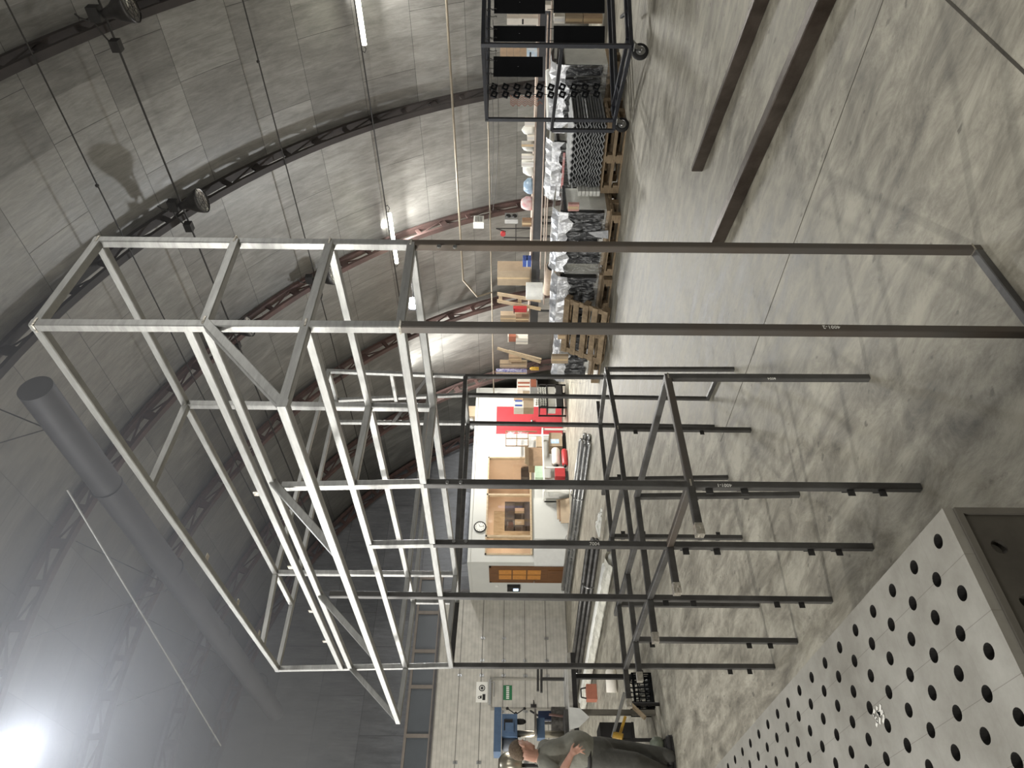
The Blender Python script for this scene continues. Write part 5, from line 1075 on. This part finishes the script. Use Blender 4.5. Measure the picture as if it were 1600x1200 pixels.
# strings of small square brackets, one object each
def bracket(p, label):
    q = thing('square_bracket', label, 'bracket', p, 'small black square brackets hanging in two strings')
    mb = MB(); s = .042; rr = .024; R = Matrix.Rotation(.35, 3, FWD0) 
    n = 16; o = []; ii = []
    for k in range(n):
        a = 2*math.pi*k/n; cx, cy = math.cos(a), math.sin(a); m_ = s/max(abs(cx), abs(cy)); o.append(R @ (RIGHT*cx*m_+UP0*cy*m_)); ii.append(R @ (RIGHT*cx*rr+UP0*cy*rr))
    th = FWD0*.03; vs = o+ii+[x+th for x in ii]+[x+th for x in o]
    mb.add(vs, [f for k in range(n) for f in ((k, (k+1)%n, n+(k+1)%n, n+k), (n+k, n+(k+1)%n, 2*n+(k+1)%n, 2*n+k), (2*n+k, 2*n+(k+1)%n, 3*n+(k+1)%n, 3*n+k), (3*n+k, 3*n+(k+1)%n, (k+1)%n, k))]); mb.build('body', BLACKP, q, False, True)
    mb = MB(); mb.line([UP0*.045+FWD0*.015, UP0*.1+FWD0*.015+RIGHT*.015, UP0*.155+FWD0*.015], .004, 5); mb.build('link_wire', CABLE, q, False, True); return q
pr = None
for j, py in enumerate((135, 147)):
    for i in range(10):
        px = 772+i*17.8; p = PD(px, py+.3*(i % 3), 9.5+.1*j); lab = 'small black square bracket in the '+('string nearer the black plates' if j == 0 else 'string nearer the rack upright')
        if pr is None: pr = bracket(p, lab)
        else: dup(pr, p, lab)
for j, py in enumerate((135, 147)):
    mb = MB(); p, q_ = PD(753, py, 9.5+.1*j), PD(934, py+.5, 9.5+.1*j); p = z(q_, HT-.03); mb.line([p+FWD0*.02, q_+FWD0*.02], .004, 5); single('hanging_wire', mb, CABLE, ('wire carrying the bracket string nearer the black plates', 'wire carrying the bracket string nearer the rack upright')[j], 'wire')
t2 = thing('orange_hook_bundle', 'tangle of orange wire hooks hanging beyond the bracket strings', 'hooks', PD(850, 158, 9.8)); rn = random.Random(4)
for k in range(5):
    py = 151+k*3.2; pts = [PD(797+4.6*i, py+(2.2 if i % 2 else -2.2), 9.8+.02*k) for i in range(12-k % 3)]; mb = MB(); mb.line(pts, .0045, 5); mb.build('zigzag_hook', ORANGE, t2)
# ------------------------------------------------------------------ workbench corner
bn = thing('workbench', 'steel workbench with a white edged top behind the leaning man', 'workbench', (2.3, 8.85, 0))
BX0, BX1, BY0, BY1, BZ = 1.0, 3.2, 8.42, 9.2, 1.0
b = MB(); b.box((BX0, BY0, BZ-.045), (BX1, BY1, BZ)); b.build('bench_top', mat('bench_top_pale', (206, 204, 196), .5, .1, rgb2=(150, 146, 138), scale=6), bn)
b = MB(); b.box((BX0, BY0-.005, BZ-.1), (BX1, BY0+.04, BZ-.046)); b.box((BX0, BY1-.04, BZ-.1), (BX1, BY1, BZ-.046)); b.box((BX1-.04, BY0+.04, BZ-.1), (BX1, BY1-.04, BZ-.046)); b.build('under_frame', DARK, bn)
for x, y, m_ in ((2.5, BY0+.02, GREYP), (BX1-.05, BY1-.05, DARK), (1.05, BY0+.02, GREYP), (1.05, BY1-.05, DARK)): b = MB(); b.box((x, y, 0), (x+.055, y+.055, BZ-.1)); b.build('leg', mat('bench_leg', (120, 116, 106), .5, .3, var=.15) if m_ is GREYP else DARK, bn)
b = MB(); b.box((BX0+.1, BY0+.3, .22), (2.5, BY1-.06, .25)); b.build('lower_shelf', DARK, bn)
b = MB(); b.box((1.5, BY0+.32, .2515), (2.5, BY1-.08, .62)); single('tool_chest', b, DARK, 'black tool chest on the lower shelf of the workbench', 'chest')
# slanted stand legs with a yellow foot before the bench
t = thing('pipe_stand', 'slanting steel pipe stand with a yellow collar beside the workbench leg', 'stand', PZ(980, 1140, 0))
for (a, c_, m_) in (((976, 1082), (957, 1152), ZINC), ((977, 1120), (966, 1156), YELLOW), ((985, 1100), (1008, 1122), PALEWOOD)):
    b = MB(); b.bar(PD(*a, 7.75), PD(*c_, 7.6), .05, .03); b.build('strut', m_, t)
b = MB(); p = PD(958, 1150, 7.6); b.tube(p, p+V((-.03, -.02, -.1)), .05, n=16); b.build('yellow_collar', YELLOW, t)
b = MB(); b.line([PD(985, 1100, 7.75), V((PD(985, 1100, 7.75).x, PD(985, 1100, 7.75).y, 0.0))], .02); b.line([PD(966, 1156, 7.6), V((PD(966, 1156, 7.6).x, PD(966, 1156, 7.6).y, 0))], .02); b.build('foot_rod', DARK, t)
t = thing('folded_paper', 'white sheet hanging over the workbench edge by the man', 'paper', PD(900, 1125, 8.0))
b = MB(); e = BY0-.012; x0, x1 = PY(890, 1140, e).x, PY(890, 1105, e).x; b.prism([(x0, e, BZ+.003), (x1, e, BZ+.003), (x1-.02, e-.03, BZ-.12), ((x0+x1)/2, e-.05, BZ-.22), (x0+.02, e-.02, BZ-.1)], (0, .004, 0)); b.build('sheet', WHITEP, t)
# white round duct lying under bench, orange box
b = MB(); p = PZ(965, 1082, 0); b.lathe((p.x, p.y, .09), [(0, 0), (.085, 0), (.085, .3), (.06, .34), (0, .34)], (.75, -.2, 0), 20); single('white_canister', b, WHITEB, 'white canister lying on the floor beyond the workbench leg', 'canister', smooth=True)
b = MB(); p = PD(928, 1082, 8.9); p = V((2.95, 8.9, .252)); t = thing('orange_toolbox', 'small orange case on the floor beyond the workbench', 'case', PZ(932, 1082, 0)); c = PZ(932, 1083, 0)
b = MB(); b.box(c+V((-.14, -.1, 0)), c+V((.14, .1, .2))); b.build('case', ORANGE, t); b = MB(); b.line([c+V((-.1, 0, .2)), c+V((-.08, 0, .3)), c+V((.08, 0, .3)), c+V((.1, 0, .2))], .014); b.build('handle', DARK, t)
# crate on the floor
t = thing('plastic_crate', 'black slatted plastic crate standing on the floor beside the workbench leg', 'crate', (2.75, 8.1, 0))
ca, cb = PZ(1024, 1105, 0), PZ(1017, 1052, 0); u_ = (cb-ca).normalized(); n_ = V((-u_.y, u_.x, 0)); n_ = n_ if n_.dot(FWD0) > 0 else -n_; L_ = (cb-ca).length; D_ = .32; H_ = .24
def side(a, c_, name):
    b = MB(); 
    for h in (.0, .08, .16, H_-.03): b.bar(z(a, h+.015), z(c_, h+.015), .012, .028 if h in (0, H_-.03) else .014, ch=.001)
    k = int((c_-a).length/.055); 
    for i in range(k+1): p = a+(c_-a)*(i/k); b.bar(z(p, 0), z(p, H_), .012, .014, ch=.001)
    b.build(name, BLACKP, t)
side(ca, cb, 'front_side'); side(ca+n_*D_, cb+n_*D_, 'back_side'); side(ca, ca+n_*D_, 'end_side'); side(cb, cb+n_*D_, 'end_side')
b = MB(); b.prism([z(ca, .004), z(cb, .004), z(cb+n_*D_, .004), z(ca+n_*D_, .004)], (0, 0, .012)); b.build('base', BLACKP, t)
b = MB(); rn = random.Random(8)
cc = (ca+cb)/2+n_*D_/2
o_ = []
for k in range(7):
    b = MB(); p = ca+u_*(L_*(.12+.12*k))+n_*.06; b.bar(z(p, .03+.004*(k % 2)), z(p+n_*.2+u_*.02, .19), .02, .03); single('metal_offcut', b, ZINC, 'bright metal offcut lying in the black plastic crate', 'offcut', 'metal offcuts in the black crate')
# vise-like grinder on the floor near the shoe
t = thing('floor_motor', 'small greenish motor on the floor before the dark shoe', 'motor', PZ(1037, 1172, 0)); c = PZ(1040, 1168, 0)
b = MB(); b.lathe(c+V((-.0, 0, .09)), [(0, -.1), (.06, -.1), (.075, -.08), (.075, .06), (.04, .1), (0, .1)], RIGHT+FWD0*.3, 18); b.build('casing', mat('grey_green_enamel', (120, 126, 112), .5, .2, var=.25, scale=14), t, True); b = MB(); b.boxc(c+V((0, 0, .012)), (.14, .14, .024)); b.boxc(c+V((0, 0, .05)), (.05, .05, .07)); b.build('foot', DARK, t)
# ---- drill press on the bench
DX = PY(850, 1147, 8.8); D = 8.8; t = thing('drill_press', 'blue bench drill press standing on the workbench behind the man', 'drill press', (DX.x, D, BZ)); zc_ = lambda px: PY(px, 1147, D).z
b = MB(); b.tube((DX.x, D, BZ+.04), (DX.x, D, zc_(800)), .038, n=20); b.build('column', SILVER, t, True)
b = MB(); b.box((DX.x-.17, D-.2, BZ+.001), (DX.x+.22, D+.12, BZ+.045)); b.build('foot_plate', MILL, t)
xh0, xh1 = PY(795, 1152, D-.1).x, PY(795, 1117, D-.1).x
b = MB(); b.box((xh0, D-.14, zc_(808)), (xh1, D+.08, zc_(784))); b.boxc(((xh0+xh1)/2-.03, D-.15, zc_(796)), (.1, .03, .1)); b.build('head', BLUEM, t)
xc0, xc1 = PY(780, 1180, D).x, PY(780, 1111, D).x; b = MB(); b.box((xc0, D-.15, zc_(783)), (xc1, D+.13, zc_(772))); b.build('belt_cover', BLUEM, t)
b = MB(); b.lathe((xc0+.12, D, zc_(783)-.2), [(0, 0), (.075, .0), (.08, .02), (.08, .17), (.05, .19), (0, .19)], (0, 0, 1), 20); b.build('motor', mat('motor_grey', (96, 100, 106), .5, .2, var=.15), t, True)
b = MB(); b.boxc(((xh0+xh1)/2, D-.145, zc_(794)), (.12, .012, .1)); b.build('control_panel', DARK, t)
xs_ = xh1-.06; b = MB(); b.lathe((xs_, D-.05, zc_(822)), [(0, 0), (.014, .0), (.03, .03), (.034, .07), (.03, .14), (.02, .2)], (0, 0, 1), 16); b.build('chuck', DARK, t)
b = MB()
for k in range(3): a = 2*math.pi*k/3; h = V((xh1+.02, D-.05, zc_(806))); e = h+V((.05, .12*math.cos(a), .12*math.sin(a))); b.tube(h, e, .006); b.ball(e, .018, 8, 6)
b.build('feed_lever', DARK, t)
b = MB(); b.box((DX.x-.06, D-.07, zc_(851)), (DX.x+.16, D+.06, zc_(839))); b.build('table_bracket', BLUEM, t)
b = MB(); b.lathe((xs_, D-.05, zc_(838)), [(0, 0), (.15, 0), (.15, .02), (0, .02)], (0, 0, 1), 28); b.build('round_table', mat('cast_table', (110, 106, 100), .5, .5, var=.2), t)
# clamp and rods standing on the bench
for (px0, py0, px1, m_, lab, w) in ((838, 1037, 846, None, None, 0),): pass
def rod(py, pxt, y, r, m, label, name='steel_rod', cat='rod', dx=0.): 
    a = PY(880, py, y); zt = PY(pxt, py, y).z; b = MB(); b.tube((a.x, y, BZ+.001), (a.x+dx, y+.01, zt), r, n=10); return single(name, b, m, label, cat)
b = MB(); y = 9.1
t = thing('bar_clamp', 'pair of dark bars standing up at the far end of the workbench', 'clamp', (3.1, 9.0, BZ))
for py in (1052, 1062): a = PY(880, 1060, 9.0); b = MB(); 
z1, z2 = PY(839, 1050, 9.0).z, PY(846, 1050, 9.0).z
for k, (px, p0, p1) in enumerate(((840.5, 1044, 1080), (846, 1044, 1082))): a, c_ = PY(px, p0, 9.0), PY(px, p1, 9.0); b = MB(); b.bar(a, c_, .032, .03); b.build('jaw_bar', MILL, t)
a = PY(846, 1061, 9.0); b = MB(); b.bar((a.x, 9.0, BZ+.001), (a.x, 9.0, a.z), .04, .035, up=(1, 0, 0)); b.build('stem', MILL, t)
rod(1108, 864, 9.0, .018, DARK, 'dark rod standing on the bench beyond the blue drill'); rod(1130, 836, 9.05, .016, MILL, 'steel rod standing close beside the drill table')
rod(1120, 858, 8.95, .014, mat('reddish_rod', (130, 100, 92), .6, .2, var=.2), 'thin reddish rod leaning behind the drill table', dx=.03)
t = thing('blue_vise', 'small dark blue hand clamp standing beside the drill table', 'clamp', (2.6, 9, BZ)); a = PY(841, 1118, 9.05)
b = MB(); b.box((a.x-.05, 9.03, BZ+.001), (a.x+.05, 9.1, a.z)); b.build('body', mat('navy_enamel', (44, 58, 92), .45, .1, var=.15), t); b = MB(); b.tube((a.x, 9.06, a.z), (a.x+.06, 9.06, a.z+.1), .012); b.build('lever', DARK, t)
sb = PY(876, 1122, 8.95); b = MB(); b.box((sb.x-.14, 8.98, BZ+.001), (sb.x+.14, 9.15, PY(862, 1122, 8.95).z)); t = single('parts_organiser', b, mat('organiser', (120, 116, 110), .6, 0, rgb2=(70, 66, 62), scale=22), 'speckled small parts organiser on the bench beside the drill', 'organiser')
# silver drum lamp by the man
p = PD(801, 1196, 7.45); b = MB(); b.lathe(p, [(0, .16), (.06, .155), (.11, .12), (.135, .05), (.14, -.08), (.13, -.1), (0, -.1)], UP0*.6-RIGHT*.0+UP0*.4, 26)
t = thing('silver_shade', 'silver domed lamp shade behind the man at the bottom edge of the photo', 'lamp', V((p.x, p.y, p.z-.1))); b.build('dome', SILVER, t, True)
b = MB(); b.tube(p+V((0, 0, -.1)), V((p.x, p.y, 0.02)), .02); b.build('stand_pole', DARK, t); b = MB(); b.lathe((p.x, p.y, 0), [(0, .03), (.16, .02), (.17, 0)], n=20); b.build('stand_base', DARK, t)
# ------------------------------------------------------------------ the man at the bench
def organic(name, mb, m, parent, vox=.01, it=4):
    off = OFF[parent.name]; me = bpy.data.meshes.new(name); me.from_pydata([tuple(p-off) for p in mb.v], [], mb.f)
    tmp = bpy.data.objects.new(name, me); COL.objects.link(tmp)
    r = tmp.modifiers.new('r', 'REMESH'); r.mode = 'VOXEL'; r.voxel_size = vox; s = tmp.modifiers.new('s', 'SMOOTH'); s.iterations = it; s.factor = .5
    dg = bpy.context.evaluated_depsgraph_get(); me2 = bpy.data.meshes.new_from_object(tmp.evaluated_get(dg)); bpy.data.objects.remove(tmp)
    for p in me2.polygons: p.use_smooth = True
    me2.materials.clear(); me2.materials.append(m); me2.name = name; o = bpy.data.objects.new(name, me2); COL.objects.link(o); o.parent = parent; OFF[o.name] = off; return o
mn = thing('person', 'man in grey T-shirt and dark trousers with a hand on his hip at the workbench', 'person', PZ(1056, 1184, 0))
fd = (RIGHT*.80+FWD0*.60).normalized(); sd = V((fd.y, -fd.x, 0))      # sd: his right-hand side
fh = (RIGHT*.38+FWD0*.92).normalized(); sd_ = sd; hd = (fh*.93-UP0*.36).normalized(); hu = (UP0*.93+fh*.36).normalized(); HR_ = Matrix((hd, hd.cross(hu)*-1, hu)).transposed()
hc = PD(815, 1171, 6.95); sd = V((fh.y, -fh.x, 0))
neck = PD(842, 1182, 6.98); shR, shL = PD(854, 1196, 6.84), PD(852, 1168, 7.16); chest = PD(872, 1179, 7.0); belly = PD(902, 1171, 7.0); pel = PD(930, 1178, 7.0)
hipR, hipL = PD(940, 1187, 6.92), PD(938, 1170, 7.1); knR, knL = PD(992, 1190, 6.85), PD(990, 1174, 7.12); anR, anL = PD(1046, 1212, 6.95), PD(1047, 1182, 7.03)
elR, wrR = PD(876, 1213, 6.66), PD(893, 1178, 6.72); elL, wrL = PD(892, 1172, 7.24), PD(914, 1170, 7.2)
b = MB()
b.ball(hc+hu*.015-hd*.012, (.098, .076, .105), 20, 14, HR_); b.ball(hc+hd*.035-hu*.055, (.062, .058, .07), 16, 10, HR_)       # skull, jaw
b.cap(hc-hu*.05-hd*.03, neck, .06, .064, 14)
b.ball(hc+hd*.098-hu*.018, (.02, .014, .02), 10, 8, HR_); b.ball(hc+hd*.088+hu*.008, (.012, .011, .03), 8, 6, HR_)               # nose
b.ball(hc+hd*.078+hu*.022, (.02, .055, .012), 10, 6, HR_); b.ball(hc+hd*.086-hu*.066, (.012, .026, .01), 10, 6, HR_); b.ball(hc+hd*.074-hu*.1, (.02, .024, .018), 10, 6, HR_)  # brow, mouth, chin
for s in (1, -1): b.ball(hc+sd*(s*.078)-hd*.004-hu*.008, (.026, .011, .036), 10, 8, HR_); b.ball(hc+sd*(s*.082)-hd*.016-hu*.004, (.014, .012, .028), 8, 6, HR_)
sd = sd_; b.cap(neck, chest, .07, .12, 14); b.cap(chest, pel, .12, .12, 14); b.cap(shR, shL, .06, .06); b.cap(neck, shR, .06, .06); b.cap(neck, shL, .06, .06)
for sh, el, wr in ((shR, elR, wrR), (shL, elL, wrL)):
    b.cap(sh, el, .056, .043); b.cap(el, el+(wr-el)*.4, .045, .043); b.cap(el+(wr-el)*.4, wr, .043, .028)
for hp, kn, an in ((hipR, knR, anR), (hipL, knL, anL)): b.cap(pel, hp, .1, .09); b.cap(hp, kn, .085, .058); b.cap(kn, an, .055, .04)
def hand(wr, dirn, spread, nrm, tips=None):
    """palm and five fingers; tips (if given) are fingertip points index to little, then thumb"""
    d = dirn.normalized(); s = spread.normalized(); pc = wr+d*.05
    b.cap(wr, wr+d*.03, .027, .03, 10); b.ball(pc, (.046, .04, .02), 12, 8, Matrix((d, s, d.cross(s))).transposed())
    for k, (o_, ln) in enumerate(((.03, .072), (.011, .08), (-.009, .074), (-.028, .058))):
        k0 = pc+d*.034+s*o_; t1 = tips[k] if tips else k0+(d*.8+nrm*.45).normalized()*ln; m1 = k0+(t1-k0)*.5-nrm*.010; b.cap(k0-d*.012, m1, .0098, .009, 8); b.cap(m1, t1, .009, .0072, 8)
    th0 = wr+d*.022+s*.03; t1 = tips[4] if tips else th0+(d*.7+s*.6).normalized()*.06; m1 = th0+(t1-th0)*.5+s*.008; b.cap(th0, m1, .0125, .0105, 8); b.cap(m1, t1, .0105, .008, 8)
tp = [PD(905, 1163, 6.74), PD(910, 1166, 6.745), PD(914, 1171, 6.75), PD(914, 1178, 6.755), PD(897, 1161.5, 6.76)]
hand(wrR, PD(903, 1171, 6.735)-wrR, PD(893, 1166, 6.73)-PD(908, 1180, 6.74), FWD0, tp); hand(wrL, fd*.5-UP0*.6, -sd, UP0*-.3+fd)
body = organic('body', b, SKIN, mn, .0062, 3)
for s in (1, -1):
    e = MB(); e.ball(hc+hd*.084+V((fh.y, -fh.x, 0))*(s*.03)+hu*.006, .011, 10, 8); e.build('eye', PVC, mn, True)
b = MB(); tmp = MB(); c = hc+hu*.02-hd*.014; tmp.ball(c, (.106, .084, .11), 28, 20, HR_)
keep = [f for f in tmp.f if all(((tmp.v[i]-c).dot(hu) > -.02+.85*(tmp.v[i]-c).dot(hd)) and ((tmp.v[i]-c).dot(hd) < .085) for i in f)]; b.add(tmp.v, keep)
h_ = b.build('hair', HAIR, mn, True); mo = h_.modifiers.new('thick', 'SOLIDIFY'); mo.thickness = .006
b = MB()
b.cap(neck-UP0*.03, chest, .085, .15, 18); b.ball(chest, (.15, .19, .2), 18, 12, Matrix((fd, sd, UP0)).transposed()); b.cap(chest, belly, .145, .17, 18); b.ball(belly+fd*.01, (.17, .185, .19), 18, 12, Matrix((fd, sd, UP0)).transposed()); b.cap(belly-UP0*.03, pel+UP0*.06, .17, .155, 18)
b.cap(shR, shL, .082, .082, 14); b.cap(neck-UP0*.03, shR, .075, .08, 14); b.cap(neck-UP0*.03, shL, .075, .08, 14)
for sh, el in ((shR, elR), (shL, elL)): b.cap(sh, sh+(el-sh)*.62, .076, .07, 14)
rn = random.Random(2)
organic('t_shirt', b, SHIRT, mn, .011, 5)
b = MB(); b.tube(neck-UP0*.005, neck+UP0*.022+fd*.01, .082, .078, 20, False); b.build('collar', mat('collar_grey', (92, 92, 84), .9, 0, var=.1), mn, True)
b = MB(); b.cap(pel+UP0*.07, pel-UP0*.04, .157, .16, 18)
for hp, kn, an in ((hipR, knR, anR), (hipL, knL, anL)): b.cap(pel-UP0*.02, hp, .14, .118, 16); b.cap(hp, kn, .118, .09, 16); b.cap(kn, an+UP0*.01, .09, .075, 16)
organic('trousers', b, TROUS, mn, .012, 4)
b = MB(); b.lathe(pel+UP0*.075, [(.16, -.018), (.166, -.018), (.166, .018), (.16, .018)], UP0, 28); b.build('belt', DARK, mn, True)
for an in (anR, anL):
    b = MB(); g = V((an.x, an.y, 0)); R_ = Matrix((fd, sd, UP0)).transposed()
    b.cap(g-fd*.05+UP0*.05, g+fd*.12+UP0*.04, .046, .042, 14); b.cap(g+fd*.08+UP0*.04, g+fd*.17+UP0*.036, .046, .034, 14); b.cap(g-fd*.03+UP0*.06, V((an.x, an.y, .11)), .046, .05, 14)
    for i, p in enumerate(b.v): p.z = max(p.z, .004)
    o = organic('shoe', b, SHOE, mn, .009, 3)
    b = MB(); ol = [g+R_ @ V((x, y, 0)) for x, y in ((-.1, -.03), (-.1, .03), (-.03, .042), (.1, .05), (.18, .03), (.2, 0), (.18, -.03), (.1, -.05), (-.03, -.042))]; b.prism([p+UP0*.001 for p in ol], (0, 0, .02)); b.build('sole', DARK, o)
# ------------------------------------------------------------------ light: lamps of the hall, plus unseen fill lights added
def area(name, loc, tgt, sx, sy, e, col=(1, .97, .92)):
    l = bpy.data.lights.new(name, 'AREA'); l.shape = 'RECTANGLE'; l.size = sx; l.size_y = sy; l.energy = e; l.color = col
    o = bpy.data.objects.new(name, l); COL.objects.link(o); o.location = V(loc); d = (V(tgt)-V(loc)).normalized(); o.rotation_euler = d.to_track_quat('-Z', 'Y').to_euler(); return o
def point(name, loc, e, r=.1, col=(1, 1, 1)):
    l = bpy.data.lights.new(name, 'POINT'); l.energy = e; l.shadow_soft_size = r; l.color = col; o = bpy.data.objects.new(name, l); COL.objects.link(o); o.location = V(loc); return o
WARM = (1, .98, .93); COOL = (.93, .96, 1)
for y, e in ((-.6, 60), (4.75, 200), (10.1, 300), (15.2, 560)): area('tube_light', (13.86, y, 4.6), (13.0, y, 0), .12, 1.5, e, WARM)
for y, e in ((-.6, 240), (4.75, 310), (10.1, 270), (15.2, 320)): area('tube_light', (-3.8, y, 4.2), (4.0, y, 3.0), .12, 1.5, e, WARM)
for y, e in ((4.75, 20), (10.1, 55), (15.2, 130)): area('tube_light', (14.0, y, 4.7), (15.8, y, 2.0), .12, 1.5, e, WARM)
for y, e in ((4.75, 90), (10.1, 160), (15.2, 160)): area('tube_light', (-3.9, y, 4.7), (-6, y, 7), .12, 1.5, e, WARM)
area('tube_light', (-1.0, 15.5, 4.8), (4.0, 19, 1.0), .12, 1.5, 260, WARM)
p = fp+V((.25, -.55, -.75)).normalized()*.12; l = bpy.data.lights.new('flood_light', 'SPOT'); l.energy = 260; l.spot_size = math.radians(165); l.spot_blend = .5; l.shadow_soft_size = .12; l.color = COOL
o = bpy.data.objects.new('flood_light', l); COL.objects.link(o); o.location = p; o.rotation_euler = V((.1, -.4, -.85)).normalized().to_track_quat('-Z', 'Y').to_euler()
point('far_flood_light', lp-FWD0*.25+V((0, 0, -.05)), 300, .12, COOL)
point('rear_fill_light', (2.5, -3.5, 6.2), 480, 1.2, WARM); point('rear_fill_light', (7.5, -3.5, 6.2), 220, 1.2, WARM)  # unseen fill behind the camera, added to lift the faces turned this way
point('haze_fill_light', (-3.2, 11.0, 6.0), 520, .8, COOL)  # unseen fill added off to the left to brighten the haze
area('office_lamp', (11.2, 18.7, 2.7), (11.2, 18.7, 0), 2.4, 1.2, 70, (1, .82, .62))
# ------------------------------------------------------------------ haze high in the hall
b = MB(); b.box((-5.8, 3.2, 4.3), (6.6, 19.7, 9.6)); hz = b.build('haze', None or mat('x_', (0, 0, 0)))
m = bpy.data.materials.new('welding_haze'); m.use_nodes = True; nt = m.node_tree; N = nt.nodes; L = nt.links; N.remove(N['Principled BSDF'])
vs_ = N.new('ShaderNodeVolumeScatter'); vs_.inputs['Color'].default_value = (.86, .9, 1, 1); vs_.inputs['Anisotropy'].default_value = .25
tc = N.new('ShaderNodeTexCoord'); n = N.new('ShaderNodeTexNoise'); n.inputs['Scale'].default_value = .35; n.inputs['Detail'].default_value = 2; L.new(tc.outputs['Object'], n.inputs['Vector'])
sx = N.new('ShaderNodeSeparateXYZ'); L.new(tc.outputs['Object'], sx.inputs[0])
fx = N.new('ShaderNodeMapRange'); fx.inputs[1].default_value = 6.6; fx.inputs[2].default_value = 2.0; L.new(sx.outputs[0], fx.inputs[0])
fz = N.new('ShaderNodeMapRange'); fz.inputs[1].default_value = 4.3; fz.inputs[2].default_value = 5.6; L.new(sx.outputs[2], fz.inputs[0])
m1 = N.new('ShaderNodeMath'); m1.operation = 'MULTIPLY'; L.new(fx.outputs[0], m1.inputs[0]); L.new(fz.outputs[0], m1.inputs[1])
m2 = N.new('ShaderNodeMath'); m2.operation = 'MULTIPLY'; L.new(m1.outputs[0], m2.inputs[0]); L.new(n.outputs['Fac'], m2.inputs[1])
m3 = N.new('ShaderNodeMath'); m3.operation = 'MULTIPLY'; m3.inputs[1].default_value = .26; L.new(m2.outputs[0], m3.inputs[0]); L.new(m3.outputs[0], vs_.inputs['Density'])
L.new(vs_.outputs[0], N['Material Output'].inputs['Volume']); hz.data.materials.clear(); hz.data.materials.append(m)
tag(hz, 'bluish welding haze hanging under the roof on the floodlight side', 'haze', kind='stuff')
w = bpy.data.worlds.new('hall'); w.use_nodes = True; w.node_tree.nodes['Background'].inputs[0].default_value = (.5, .5, .52, 1); w.node_tree.nodes['Background'].inputs[1].default_value = .05; SC.world = w
SC.view_settings.view_transform = 'Standard'; SC.view_settings.look = 'None'; SC.view_settings.exposure = -.18; SC.view_settings.gamma = 1; SC.view_settings.use_curve_mapping = False
SC.cycles.use_denoising = True; SC.cycles.max_bounces = 8; SC.cycles.transparent_max_bounces = 16; SC.cycles.volume_step_rate = 2; SC.cycles.sample_clamp_indirect = 6
